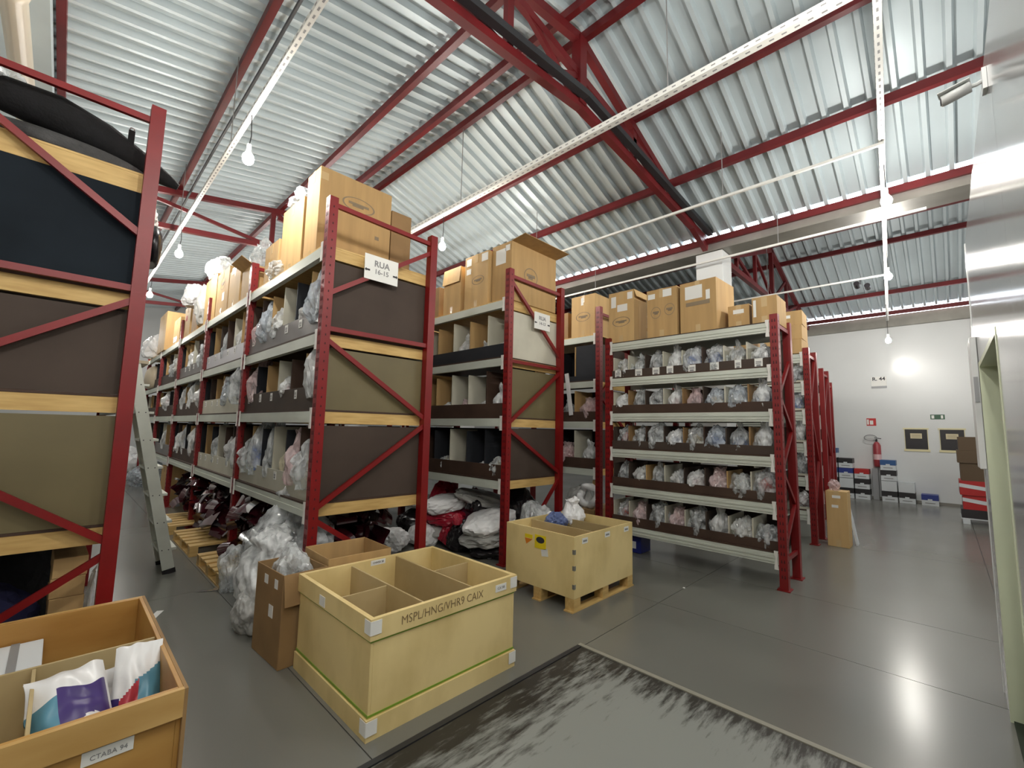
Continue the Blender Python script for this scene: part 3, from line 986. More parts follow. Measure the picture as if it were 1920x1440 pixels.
# ---- dark rack at the left edge
AX0, AX1 = -.784, .33
ra = thing('pallet_rack', (AX0, BAY[0], 0), 'tall red pallet rack with black, brown and tan end panels at the picture edge', 'rack')
ZA = [3.30, 2.455, 1.757, 0.926]
end_frame(ra, AX0, AX1, BAY[0], 3.795, kb(AX0, AX1, [((0, 3.68), (1, 3.69)), ((0, 3.56), (1, 2.87)), ((0, 2.486), (1, 2.486)), ((1, 2.40), (0, 1.74)), ((0, 1.53), (1, .85)), ((1, .755), (.1, .17)), ((0, .06), (1, .06))]), holes=False)
end_frame(ra, AX0, AX1, BAY[1], 3.795, kb(AX0, AX1, [((0, 3.68), (1, 3.69))]), holes=False)
for z in ZA:
    beam(ra, AX1 - .056, BAY[0] + UW, BAY[1], z, side=1)
    beam(ra, AX0 + .05, BAY[0] + UW, BAY[1], z)
APN = [NAVYB, BROWN, OLIVE]
for lv in range(3):
    z = ZA[lv + 1]
    bin_tray(ra, AX0 + .05, AX1 - .008, BAY[0] + UW + .004, BAY[1] - .004, z + .002, ZA[lv] - .125 - z, .2, BROWN, 5, [BROWN, CARD], APN[lv],
             f'{LV[lv]} tray with a {("blue-black", "dark brown", "tan")[lv]} end panel in the picture-edge rack', group='trays of the picture-edge rack')
tag(part('end_joist', MB().box(AX0 + .10, AX1 - .06, BAY[0] + .085, BAY[0] + .12, ZA[0] - .125, ZA[0] - .001), PINE), 'pine joist under the grey foam in the picture-edge rack', 'joist')
tag(part('shelf_board', MB().box(AX0 + .012, AX1 - .012, BAY[0] + UW + .004, BAY[1] - .01, ZA[0], ZA[0] + .014), PINE), 'pine top board of the picture-edge rack', 'shelf')


# ------------------------------------------------------------------ signs
K = 1.0          # size factor of what the next calls build (the tall racks are drawn at .784)


def street_sign(x, y, z, w, h, line2, label, size):
    t = thing('street_sign', (x, y, z), label, 'sign', None)
    part('board', MB().box(x - w / 2, x + w / 2, y - .004, y + .002, z - h / 2, z + h / 2), WHITE, t)
    rot = (PI / 2, 0, 0)
    inst('sign_text', text_mesh('sign_text', 'RUA', size, GREYINK, .002), t, (0, -.0055, h * .17), rot)
    inst('sign_text', text_mesh('sign_text', line2, size * .8, GREYINK, .001), t, (0, -.0055, -h * .14), rot)
    for s in (-1, 1):
        ax = s * w * .40
        hx = ax + s * w * .06
        mb = MB()
        mb.box(x + ax - w * .055, x + ax + w * .055, y - .0055, y - .004, z - h * .17, z - h * .10)
        mb.prism([(x + ax + s * w * .05, z - h * .21), (x + ax + s * w * .095, z - h * .135), (x + ax + s * w * .05, z - h * .06)], 'y', y - .0055, y - .004)
        part('arrow', mb, INK, t)
    return t


street_sign(2.61 * .784, BAY[0] + .012, kz(3.53), .353, .243, '16-15', 'white sign reading RUA with two black arrows on the nearest end frame', .082)
street_sign(5.665 * .784, BAY[0] + .012, kz(3.47), .32, .227, '14-13', 'smaller-looking white RUA sign on the cream end panel of the second row', .072)


# ------------------------------------------------------------------ cartons
def carton(x, y, z, w, d, h, label, group=None, rz=0.0, m=None, tape=True, flaps=None, stickers=(), marks=(), open_top=False, name='carton'):
    """w along local x, d along local y; x, y = centre of the footprint. faces: 'x-' 'y-'"""
    m = m or CARD
    if K != 1:
        x, y, z, w, d, h = x * K, y * K, kz(z), w * K, d * K, h * K
        stickers = [(f, a * K, b * K, c * K, e * K, g) for f, a, b, c, e, g in stickers]
        marks = [(f, a * K, b * K, c * K, e * K) for f, a, b, c, e in marks]
        flaps = [(f, a, b * K) for f, a, b in flaps or ()]
    t = thing(name, (x, y, z), label, 'box', group, rz)
    if open_top:
        mb = MB()
        e = .006
        mb.box(-w / 2, w / 2, -d / 2, d / 2, 0, e)
        mb.box(-w / 2, w / 2, -d / 2, -d / 2 + e, e, h).box(-w / 2, w / 2, d / 2 - e, d / 2, e, h)
        mb.box(-w / 2, -w / 2 + e, -d / 2 + e, d / 2 - e, e, h).box(w / 2 - e, w / 2, -d / 2 + e, d / 2 - e, e, h)
    else:
        mb = MB().box(-w / 2, w / 2, -d / 2, d / 2, 0, h)
    part('body', mb, m, t, local=True, bevel=.004)
    if tape and not open_top:
        part('tape', MB().box(-w / 2 - .0015, w / 2 + .0015, -.03, .03, h + .0002, h + .0017), TAPE, t, local=True)
        for zz in ((h - .12, h), (.002, .10)):
            part('tape', MB().box(-w / 2 - .0017, -w / 2 - .0002, -.03, .03, *zz), TAPE, t, local=True)
    for f in flaps or ():
        side, ang, ln = f
        fb = MB()
        c, s_ = math.cos(ang), math.sin(ang)
        if side == 'y-':
            fb.bar((0, -d / 2, h), (0, -d / 2 - ln * c, h + ln * s_), w, .006, (0, s_, c))
        elif side == 'x-':
            fb.bar((-w / 2, 0, h), (-w / 2 - ln * c, 0, h + ln * s_), d, .006, (-s_, 0, c))
        elif side == 'x+':
            fb.bar((w / 2, 0, h), (w / 2 + ln * c, 0, h + ln * s_), d, .006, (s_, 0, c))
        else:
            fb.bar((0, d / 2, h), (0, d / 2 + ln * c, h + ln * s_), w, .006, (0, -s_, c))
        part('flap', fb, m, t, local=True)
    for face, u, v, sw, sh, sm in stickers:
        q = MB()
        if face == 'x-':
            q.box(-w / 2 - .0025, -w / 2 - .0005, u - sw / 2, u + sw / 2, v - sh / 2, v + sh / 2)
        else:
            q.box(u - sw / 2, u + sw / 2, -d / 2 - .0025, -d / 2 - .0005, v - sh / 2, v + sh / 2)
        part('sticker', q, sm, t, local=True)
    for face, u, v, rx, ry in marks:
        # printed oval emblem: ring plus bars
        q = MB()
        N = 28
        n0 = len(q.v)
        for k in range(N):
            a = 2 * PI * k / N
            for s in (1.0, .90):
                p = (u + rx * s * math.cos(a), v + ry * s * math.sin(a))
                q.v.append((-w / 2 - .002, p[0], p[1]) if face == 'x-' else (p[0], -d / 2 - .002, p[1]))
        for k in range(N):
            a, b = n0 + 2 * k, n0 + 2 * ((k + 1) % N)
            q.f.append((a, b, b + 1, a + 1))
        for (bu, bv, bw, bh) in ((0, .10, .62, .16), (-.05, -.16, .34, .14)):
            c = (u + bu * rx, v + bv * ry)
            if face == 'x-':
                q.box(-w / 2 - .0022, -w / 2 - .0004, c[0] - bw * rx, c[0] + bw * rx, c[1] - bh * ry, c[1] + bh * ry)
            else:
                q.box(c[0] - bw * rx, c[0] + bw * rx, -d / 2 - .0022, -d / 2 - .0004, c[1] - bh * ry, c[1] + bh * ry)
        part('printed_emblem', q, PRINT, t, local=True)
    return t


K = .784
TB = 1.6 + (ZB[0] + .0145 - 1.6) / K
GT = 'cartons on top of the sign rack'
carton(2.52, 5.65, TB, 1.0, .42, 1.20, 'big cardboard carton with an oval emblem behind the end frame of the sign rack', GT, marks=[('y-', .02, .86, .23, .10)],
       stickers=[('y-', -.45, 1.08, .10, .10, TAPE), ('y-', .30, .50, .06, .05, PRINT), ('x-', .12, 1.05, .14, .14, WHITE)])
carton(3.20, 5.70, TB, .32, .50, 1.00, 'narrow brown carton squeezed beside the big emblem carton on the sign rack', GT, m=CARDD)
carton(2.27, 6.32, TB, .52, .74, .98, 'tall pale carton with crumpled film on its top, sign rack', GT, m=CARD2, rz=.02)
carton(2.24, 7.05, TB, .50, .60, .62, 'mid-brown carton half hidden behind the tall pale carton, sign rack', GT)
carton(2.20, 8.20, TB, .46, .60, .52, 'carton with open flaps beside the second upright of the sign rack', GT, flaps=[('x-', .5, .2), ('y+', .6, .2)], open_top=True)
carton(2.20, 8.98, TB, .46, .74, .72, 'pale carton with white patch, second bay top of the sign rack', GT, m=CARD2, stickers=[('x-', .15, .7, .14, .12, WHITE)])
carton(2.20, 9.85, TB, .46, .90, .88, 'orange-brown carton with printed ring, second bay top of the sign rack', GT, stickers=[('x-', -.1, .35, .16, .16, WHITE)], marks=[('x-', 0, .62, .18, .12)])
carton(2.20, 10.85, TB, .46, .98, .96, 'plain wide carton above the third upright of the sign rack', GT, m=CARD2, stickers=[('x-', .1, .3, .14, .12, WHITE)])
carton(2.20, 12.3, TB, .46, .60, .66, 'brown carton under a white bag, third bay top of the sign rack', GT, m=CARDD)
carton(2.20, 13.2, TB, .46, .70, .78, 'carton with a red spot, third bay top of the sign rack', GT, stickers=[('x-', .1, .5, .16, .12, REDSIGN)])
carton(2.25, 14.6, TB, .56, .90, .70, 'low tan carton, fourth bay top of the sign rack', GT, m=CARD2, stickers=[('x-', .1, .15, .5, .14, REDSIGN)])
carton(2.25, 16.6, TB, .70, 1.3, 1.15, 'large tan carton standing deepest on top of the sign rack', GT)


def lump(name, m, seed, loc, size, label, cat, group=None, rz=0, tilt=(0, 0), **kw):
    if K != 1:
        loc, size = (loc[0] * K, loc[1] * K, kz(loc[2])), tuple(v * K for v in size)
    me = crumple(name, m, seed, size, **kw)
    o = bpy.data.objects.new(name, me)
    C.objects.link(o)
    o.location = loc
    o.rotation_euler = (tilt[0], tilt[1], rz)
    return tag(o, label, cat, group)


lump('film_bundle', FILMB, 40, (2.24, 6.32, TB + .98), (.46, .56, .28), 'crumpled bluish film on the tall pale carton of the sign rack', 'plastic film', amp=.35)
lump('film_bundle', FILM, 41, (2.20, 8.20, TB + .40), (.40, .52, .62), 'upright clear film bundle in the flapped carton of the sign rack', 'plastic film', amp=.3, pinch=.3)
lump('film_bundle', FILM, 47, (2.05, 6.74, TB), (.34, .5, .28), 'clear film scrap at the shelf edge beside the mid-brown carton, sign rack', 'plastic film', amp=.3)
lump('hanging_bag', FILMW, 42, (2.10, 10.9, TB + .96), (.42, .8, .5), 'white film bag heaped on the plain wide carton of the sign rack', 'bag', amp=.3)
lump('hanging_bag', WHITEF, 43, (1.98, 12.3, TB + .60), (.5, .7, .55), 'white bag draped over a brown carton, third bay top of the sign rack', 'bag', amp=.3)
lump('hanging_bag', GREYF, 44, (2.1, 11.7, TB + .1), (.5, .5, .9), 'grey bag with dark tail standing between cartons, sign rack top', 'bag', amp=.25)
lump('hanging_bag', WHITEF, 45, (2.05, 18.6, TB + .02), (.8, .9, .8), 'white bag at the far end of the sign rack top', 'bag', amp=.25)
lump('metal_drum', mat('tan_drum', (.5, .42, .3), .3), 46, (2.0, 18.2, 2.66), (.5, .9, .75), 'tan bundle at the deep end of the sign rack below the bags', 'bundle', amp=.08, sharp=False)
for i, (y, z, s) in enumerate(((6.6, 3.30, .34), (7.1, 2.70, .36))):
    pass
GC = 'cartons on top of the cream-panelled rack'
TC = 1.6 + (ZC[0] + .0145 - 1.6) / K
carton(5.17, 6.42, TC, .56, .50, .86, 'carton with a lid-like top flap, third from the end of the cream-panelled rack', GC, m=CARD2, flaps=[('x-', -1.45, .30)])
carton(5.19, 5.74, TC, .60, .62, .96, 'pale carton with two white stickers, second from the end, cream-panelled rack', GC, m=CARD2, stickers=[('x-', .2, .85, .13, .13, WHITE), ('x-', .2, .68, .12, .10, WHITE), ('x-', -.22, .86, .16, .14, WHITE)], marks=[('x-', -.05, .48, .16, .08)])
carton(5.53, 5.16, TC, 1.16, .46, 1.00, 'large carton with drooping dark flap at the end of the cream-panelled rack', GC, m=CARD, flaps=[('y-', .12, .30)], stickers=[('x-', .02, .78, .24, .26, WHITE), ('x-', -.14, .9, .1, .1, WHITE)], marks=[('y-', -.1, .5, .17, .15)], open_top=True)
carton(5.10, 7.05, TC, .42, .46, .60, 'brown carton behind the lidded one on the cream-panelled rack', GC, m=CARDD)
TD = 1.6 + (ZD[0] + .0145 - 1.6) / K
carton(7.80, 5.30, TD, .62, .60, .88, 'carton standing on top of the glimpsed third rack', 'cartons on top of the third rack', m=CARD2, marks=[('x-', 0, .42, .18, .1)], stickers=[('x-', .02, .75, .06, .16, WHITE)])
carton(7.86, 5.95, TD, .50, .34, .62, 'narrow brown carton behind the carton of the glimpsed third rack', 'cartons on top of the third rack', m=CARDD)
K = 1.0
GE = 'cartons on top of the short rack'
TE = ZE[0] + .0145
carton(5.64, 3.20, TE, .38, .40, .74, 'carton with white stickers on top of the short rack, at its far post', GE, m=CARD2, flaps=[('y-', -1.2, .12)], stickers=[('x-', .12, .60, .08, .16, WHITE), ('x-', -.02, .50, .16, .10, WHITE), ('x-', -.14, .66, .08, .1, WHITE)], marks=[('x-', 0, .30, .14, .07)])
carton(5.66, 2.60, TE, .40, .42, .66, 'tall carton with two round prints on top of the short rack', GE, stickers=[('x-', .14, .57, .10, .07, WHITE), ('x-', -.08, .59, .12, .10, WHITE)], marks=[('x-', .08, .34, .07, .08), ('x-', -.11, .36, .07, .08)])
carton(5.74, 2.11, TE, .56, .46, .66, 'widest carton with white delivery note on top of the short rack', GE, rz=-.05, stickers=[('x-', .05, .52, .22, .17, WHITE), ('x-', -.13, .46, .05, .12, WHITE), ('x-', 0, .37, .3, .05, PRINT)])
carton(5.80, 1.70, TE, .36, .24, .30, 'small carton with white label between the bigger ones on the short rack', GE, stickers=[('x-', 0, .22, .12, .05, WHITE)])
carton(5.74, 1.40, TE, .40, .26, .33, 'small carton next to the front post on the short rack top', GE, stickers=[('x-', .1, .2, .03, .2, WHITE)])
ZF = 2.895
for j in range(3):
    carton(8.24 + .02 * j, 1.78, ZF + .235 * j, .48, .52, .23, f'{("lowest", "middle", "topmost")[j]} flat carton of the stack on the second short rack', 'stacked cartons on the second short rack', rz=.03 * j, stickers=[('x-', 0, .14, .2, .05, WHITE)])
carton(8.3, 2.5, ZF, .5, .5, .52, 'larger carton behind the flat stack on the second short rack', 'cartons on the second short rack')

# ------------------------------------------------------------------ top of the dark rack
K = .784
TA = 1.6 + (ZA[0] + .0145 - 1.6) / K
lump('foam_mattress', FOAM, 50, (-.30, 5.32, TA), (1.45, .75, .20), 'grey foam pad on top of the picture-edge rack', 'foam', amp=.12, sharp=False, flat=.6, src=ICO3)
me = MB()
me.tube([(a * K, b * K, kz(c)) for a, b, c in ((-.66, 5.18, TA + .36), (-.64, 5.18, TA + .36), (-.55, 5.18, TA + .38), (-.25, 5.18, TA + .36), (.05, 5.19, TA + .29), (.30, 5.20, TA + .20), (.52, 5.22, TA + .13), (.60, 5.22, TA + .10))],
        [r_ * K for r_ in (.04, .09, .135, .165, .15, .11, .06, .03)], 20)
gb = part('padded_case', me, BLACKF, smooth=True)
tag(gb, 'long black padded case tapering across the grey foam', 'case')
hk = part('hook_loop', MB().tube([(.172 + .012 * math.cos(a), 3.98, kz(TA + .43) + .012 * math.sin(a)) for a in [i * PI / 5 for i in range(11)]], .004, 6), CHROME, gb)
part('strap', MB().bar((.172, 3.98, kz(TA + .42)), (.172, 4.01, kz(TA + .24)), .035, .016), BLACKF, gb)
lump('film_bundle', FILM, 51, (-.72, 5.25, TA + .34), (.5, .4, .34), 'glinting clear film on the black padded case', 'plastic film', amp=.35)
hb = lump('headrest_pad', BLACKP, 52, (.50, 5.75, 3.20), (.16, .52, .42), 'black padded part wrapped in clear film poking out of the picture-edge rack', 'pad', amp=.06, sharp=False)
lump('hanging_bag', WHITEF, 53, (.42, 6.0, 3.60), (.26, .5, .32), 'white bag overhanging the ladder aisle from the picture-edge rack top', 'bag', amp=.25)
lump('hanging_bag', WHITEF, 54, (.44, 7.25, 3.20), (.30, .6, .62), 'white bag hanging far along the picture-edge rack, above the ladder', 'bag', amp=.3)
# under the dark rack
K = 1.0
lump('shade_bundle', BLACKF, 57, (-.25, 5.1, 0), (.95, .7, .82), 'added black bundle standing in for shade behind the navy one, picture-edge rack', 'bundle', amp=.1)  # dark mass added in place of the shade under the rack
lump('navy_bundle', NAVYF, 55, (-.30, 4.32, 0.106), (.62, .62, .48), 'dark navy cloth bundle under the picture-edge rack', 'bundle', amp=.15)
t = thing('pallet', (-.3, 4.3, 0), 'wooden pallet under the navy bundle in the picture-edge rack', 'pallet')
for k in range(4):
    part('board', MB().box(-.70, .02, 4.0 + .19 * k, 4.11 + .19 * k, .085, .105), PINE, t)
for k in range(3):
    part('runner', MB().box(-.70 + .31 * k, -.60 + .31 * k, 4.0, 4.68, 0, .085), PINE, t)
for k in range(6):
    carton(.125, 4.26, .001 + .122 * k, .16, .46, .12, f'flat tan carton under the picture-edge rack, {("lowest", "second", "third", "fourth", "fifth", "topmost")[k]} of its stack', 'flat cartons under the picture-edge rack', rz=.02 * (k % 2), m=CARD2, tape=False)
carton(-.10, 3.96, 0.0, .24, .06, .34, 'dark wine-coloured carton under the picture-edge rack', None, m=mat('wine_carton', (.05, .012, .014), .5), tape=False)
lump('film_bundle', FILMW, 56, (.265, 4.10, 0.0), (.10, .26, .66), 'milky film strip standing against the post of the picture-edge rack', 'plastic film', amp=.2)


# ------------------------------------------------------------------ plywood crates
def crate(name, loc, w, d, h, label, m, rz=0.0, wall=.016, div=(), legs=0.0, topm=None, rail=None):
    """open crate with corner at local origin, w along +x, d along +y"""
    t = thing(name, loc, label, 'crate', None, rz)
    z0 = legs
    P = lambda nm, a, mm: part(nm, MB().box(*a), mm, t, local=True, bevel=.002)
    P('side_panel', (0, wall, 0, d, z0, h), m)
    P('side_panel', (w - wall, w, 0, d, z0, h), m)
    P('side_panel', (wall, w - wall, 0, wall, z0, h), m)
    P('side_panel', (wall, w - wall, d - wall, d, z0, h), m)
    P('floor_panel', (wall, w - wall, wall, d - wall, z0 + .03, z0 + .045), PLYIN)
    for a in div:
        P('divider', a, PLYIN)
    return t


# big strapped crate
c1 = crate('plywood_crate', (1.235, 2.20, 0), 1.07, .97, .60, 'large plywood crate with green straps and handwriting, standing in front of the sign rack', PLY,
           div=[(.345, .357, .016, .954, .10, .585), (.71, .722, .016, .954, .10, .59), (.016, .345, .45, .462, .10, .575), (.722, 1.054, .48, .492, .10, .58)])
# lip frame around the top, straps, corner tapes, labels
W1, D1, H1 = 1.07, .97, .60
for a in ((-.012, 0, -.012, D1 + .012, .49, .60), (W1, W1 + .012, -.012, D1 + .012, .49, .60), (0, W1, -.012, 0, .49, .60), (0, W1, D1, D1 + .012, .49, .60)):
    part('top_rail', MB().box(*a), PLY, c1, local=True)
for a in ((-.010, 0, -.010, D1 + .010, 0, .105), (W1, W1 + .010, -.010, D1 + .010, 0, .105), (0, W1, -.010, 0, 0, .105), (0, W1, D1, D1 + .010, 0, .105)):
    part('base_rail', MB().box(*a), PLY, c1, local=True)
for z, e in ((.478, .003), (.112, .003)):
    mb = MB()
    mb.box(-e, 0, -e, D1 + e, z, z + .014).box(W1, W1 + e, -e, D1 + e, z, z + .011).box(0, W1, -e, 0, z, z + .011).box(0, W1, D1, D1 + e, z, z + .011)
    part('strap', mb, GREENS, c1, local=True, label='green plastic strap')
for cx in (0, W1):
    for z in (.52, .03):
        mb = MB()
        sx = -1 if cx == 0 else 1
        mb.box(min(cx + sx * .0125, cx + sx * .015), max(cx + sx * .0125, cx + sx * .015), -.0135, .05, z, z + .07)
        mb.box(cx - (.05 if sx > 0 else .013), cx + (.05 if sx < 0 else .013), -.0155, -.0125, z, z + .07)
        part('corner_tape', mb, WHITE, c1, local=True)
for (x, w_) in ((.93, .10),):
    part('label_sticker', MB().box(x - w_ / 2, x + w_ / 2, -.0145, -.0125, .525, .57), WHITE, c1, local=True)
    inst('label_text', text_mesh('label_text', 'CX 58', .024, GREYINK), c1, (x, -.0155, .547), (PI / 2, 0, 0))
part('label_sticker', MB().box(-.0145, -.0125, .55, .63, .50, .56), WHITE, c1, local=True)
part('label_sticker', MB().box(.50, .62, D1 - .0185, D1 - .0165, .555, .592), WHITE, c1, local=True)
inst('label_text', text_mesh('label_text', 'CHASSI 28', .02, INK), c1, (.56, D1 - .0195, .573), (PI / 2, 0, 0))
tx = text_mesh('handwriting', 'MSPL/HNG/VHR9 CAIX', .068, PENCIL, -.0008)
inst('handwriting', tx, c1, (.47, -.0135, .545), (PI / 2, 0, 0), (.88, 1, 1))

# second crate on feet
c2 = crate('plywood_crate', (3.32, 2.43, 0), 1.03, 0.86, .655, 'plywood crate on wooden feet with yellow sticker beside the short rack', PLY, div=[(.36, .372, .016, .844, .2, .64), (.70, .712, .016, .844, .2, .64)], legs=.115)
for ix in (0, .465, .93):
    for iy in (0, .38, .76):
        part('foot_block', MB().box(ix + .001, ix + .099, iy + .001, iy + .099, .012, .114), PINE, c2, local=True)
for iy in (0, .38, .76):
    part('runner', MB().box(-.02, 1.05, iy, iy + .10, 0, .012), PINE, c2, local=True)
part('corner_bracket', MB().box(-.003, .02, -.003, .02, .50, .54).box(-.003, .02, -.003, .02, .36, .40).box(-.003, .02, -.003, .02, .20, .24), GALV, c2, local=True)
part('yellow_sticker', MB().box(-.003, -.001, .33, .47, .475, .60), YELLOW, c2, local=True, label='yellow square sticker with black oval')
mb = MB()
q = [(.40 + .052 * math.cos(a), .555 + .030 * math.sin(a)) for a in [i * PI / 10 for i in range(20)]]
mb.prism(q, 'x', -.0042, -.003)
part('sticker_print', mb, INK, c2, local=True)
part('orange_sticker', MB().box(-.003, -.001, .50, .60, .55, .585), YELLOW, c2, local=True)
part('orange_sticker', MB().prism([(.50, .545), (.60, .545), (.58, .49)], 'x', -.003, -.001), ORANGE, c2, local=True)
part('paper_scrap', MB().prism([(.30, .42), (.38, .41), (.39, .47), (.31, .49)], 'x', -.003, -.001), WHITE, c2, local=True)
for x in (.16, .54, .90):
    part('label_sticker', MB().box(x - .045, x + .045, -.003, -.001, .575, .625), WHITE, c2, local=True)
    part('label_print', MB().box(x - .03, x + .03, -.0042, -.003, .59, .607), GREYINK, c2, local=True)

# lower-left crate
mat_rail = mat('worn_pine_rail', (.62, .40, .15), .55, col2=(.46, .27, .08), scale=3, stretch=(.5, 1, 2), detail=8)
ca = crate('plywood_crate', (-1.05, 2.13, 0), 1.47, 1.22, .60, 'orange plywood crate holding printed bags at the corner below the picture-edge rack', PLY2,
           div=[(.016, 1.454, .59, .602, .12, .59), (1.06, 1.072, .016, .59, .12, .585)])
for a in ((0, 1.47, -.02, 0, .50, .60), (0, 1.47, 1.22, 1.24, .48, .60), (1.47, 1.482, -.02, 1.24, .0, .60)):
    part('top_rail', MB().box(*a), mat_rail if a[0] == 0 else CARDD, ca, local=True)
part('label_sticker', MB().box(1.20, 1.335, -.003, -.001, .444, .489), WHITE, ca, local=True)
inst('label_text', text_mesh('label_text', 'CTABA 94', .022, GREYINK), ca, (1.27, -.004, .463), (PI / 2, 0, 0))
c = carton(-.27, 3.13, .06, .62, .38, .44, 'white box with a dark stripe in the back compartment of the orange crate', m=CARTWHITE, tape=False)
part('stripe', MB().box(.20, .23, -.194, -.1905, 0.003, .442).box(.20, .23, -.19, .19, .4405, .443), GREYINK, c, local=True)


def printed_bag(name, loc, rz, tiltx, label, seed, w=.44, h=.30, th=.10):
    t = thing(name, loc, label, 'bag', 'printed bags in the orange crate', rz)
    t.rotation_euler = (tiltx, 0, rz)
    N = 44

    def pt(u, v, s):
        b = (1 - (2 * u - 1) ** 4) * (1 - (2 * v - 1) ** 4)
        n_ = noise.noise(Vector((u * 4 + seed, v * 4, seed * 3.1)))
        return ((u - .5) * w * (1 + .06 * n_), s * (th / 2 * b + .004) + .02 * n_, v * h + .03 * noise.noise(Vector((u * 3, seed, v * 2))))
    zones = {}
    for i in range(N):
        for j in range(N):
            u, v = (i + .5) / N, (j + .5) / N
            k = WHITEF
            if seed == 1:
                if v < .66 and u < .30 + .1 * v:
                    k = TEAL
                if v < .34 and u + v < .52:
                    k = REDPR
                if .16 + .2 * u < v < .72 and .32 < u < .95:
                    k = PURPLE
                if v < .12 and u < .3:
                    k = PURPLE
            elif seed == 2:
                if u > .45 and v < .72 - .3 * (1 - u) and v > .22:
                    k = TEAL
                if u < .55 and .30 < v < .30 + u * .5:
                    k = REDPR
                if u < .18 and v < .4:
                    k = PURPLE
            elif v < .25:
                k = PURPLE
            zones.setdefault(k.name, []).append((i, j))
    for nm, cells in zones.items():
        mb = MB()
        for (i, j) in cells:
            for s in (-1, 1):
                n0 = len(mb.v)
                for (a, b) in ((i, j), (i + 1, j), (i + 1, j + 1), (i, j + 1)):
                    mb.v.append(pt(a / N, b / N, s))
                mb.f.append((n0, n0 + 1, n0 + 2, n0 + 3) if s < 0 else (n0 + 3, n0 + 2, n0 + 1, n0))
        me = mb.mesh('film_' + nm, (0, 0, 0), MATS[nm], True)
        import bmesh
        bm = bmesh.new()
        bm.from_mesh(me)
        bmesh.ops.remove_doubles(bm, verts=bm.verts, dist=.0005)
        bm.to_mesh(me)
        bm.free()
        part({'white_film': 'white_film_side', 'teal_print': 'teal_print_patch', 'red_print': 'red_print_patch', 'purple_print': 'purple_print_patch'}[nm], me, None, t)
    return t


printed_bag('printed_bag', (.15, 2.30, .38), .16, -.95, 'white bag with purple and teal print lying flat in the orange crate', 1, .23, .36, .11)
printed_bag('printed_bag', (.315, 2.42, .34), -.12, -.62, 'white bag with teal corner standing against the orange crate side', 2, .16, .34, .07)
printed_bag('printed_bag', (.16, 2.54, .36), .1, -.45, 'white folded bag behind the purple-print bag in the orange crate', 3, .22, .20, .06)
lump('filler_paper', WHITEF, 120, (.23, 2.43, .05), (.32, .48, .30), 'white crumpled filler under the printed bags in the orange crate', 'paper', amp=.15)

# ------------------------------------------------------------------ cardboard boxes and bags beside the sign rack
carton(1.27, 3.44, 0, .30, .46, .60, 'tall brown carton with white stickers left of the strapped crate', None, rz=.06, m=CARDD, open_top=True, tape=False,
       stickers=[('x-', .05, .52, .06, .06, WHITE), ('x-', -.12, .52, .05, .06, WHITE), ('x-', -.06, .33, .07, .08, WHITE)], flaps=[('y-', -1.35, .20)])
carton(1.70, 3.46, 0, .50, .46, .64, 'wide open carton behind the strapped crate, under the end frame', None, rz=-.02, m=CARD, open_top=True, tape=False)
lump('film_bundle', FILM, 60, (1.27, 3.44, .28), (.26, .40, .42), 'clear film stuffed in the tall brown carton left of the strapped crate', 'plastic film', amp=.3)
lump('clear_sack', FILMW, 61, (1.33, 4.14, .0), (.42, .74, .62), 'big milky plastic sack slumped on the floor left of the brown carton', 'bag', amp=.34, freq=1.1, pinch=.25, src=ICOS, smooth=True)
lump('clear_sack', FILM, 62, (1.66, 4.55, .12), (.62, 1.0, .80), 'big clear plastic sack heaped under the first bay of the sign rack', 'bag', amp=.36, freq=1.1, pinch=.45, src=ICOS, smooth=True)
lump('clear_sack', GREYF, 63, (1.18, 3.98, .0), (.24, .36, .30), 'small grey plastic bag on the floor before the milky sack', 'bag', amp=.25, src=ICOS, smooth=True)


def pallet(x0, x1, y0, y1, label, n=6):
    t = thing('pallet', (x0, y0, 0), label, 'pallet', 'pallets under the sign rack')
    w = (y1 - y0) / (n * 1.45)
    for k in range(n):
        yy = y0 + (y1 - y0 - w) * k / (n - 1)
        part('board', MB().box(x0, x1, yy, yy + w, .105, .125), PINE, t)
    for k in range(3):
        xx = x0 + (x1 - x0 - .09) * k / 2
        part('runner', MB().box(xx, xx + .09, y0, y1, 0, .018), PINE, t)
        for yy in (y0, (y0 + y1) / 2 - .06, y1 - .12):
            part('block', MB().box(xx + .002, xx + .088, yy + .002, yy + .118, .018, .104), PINE, t)
    return t


PANEL = []
for i in range(4):
    mb = MB()
    N = 6
    for a in range(N + 1):
        for b in range(3):
            t_ = a / N * 2.2 - 1.1
            r = .16 + .02 * b
            mb.v.append((r * math.sin(t_) * (1 + .1 * i), (b - 1) * .12 + .03 * math.sin(t_ * 2 + i), r * math.cos(t_) * .8))
    for a in range(N):
        for b in range(2):
            mb.f.append((a * 3 + b, a * 3 + b + 1, (a + 1) * 3 + b + 1, (a + 1) * 3 + b))
    me = mb.mesh('gloss_panel', (0, 0, 0), (WINE, WINE, CHROME, BLACKP)[i], True)
    PANEL.append(me)


def panel_stack(x0, x1, y0, y1, z0, h, label, seed, n=110):
    t = thing('wrapped_stack', ((x0 + x1) / 2, (y0 + y1) / 2, z0), label, 'parts', 'film-wrapped stacks under the sign rack')
    r = random.Random(seed)
    for k in range(n):
        z = h * (k / n) + .06
        sh = 1 - .35 * (k / n)
        px, py = r.uniform(-.5, .5) * (x1 - x0) * sh, r.uniform(-.5, .5) * (y1 - y0) * sh
        o = inst('gloss_panel', PANEL[r.choice((0, 0, 1, 1, 0, 3, 2))], t, (px, py, z), (r.uniform(-1, 1), r.uniform(-1.3, 1.3), r.uniform(0, 6.3)), (r.uniform(.4, .85), r.uniform(.4, .85), r.uniform(.4, .8)))
    return t


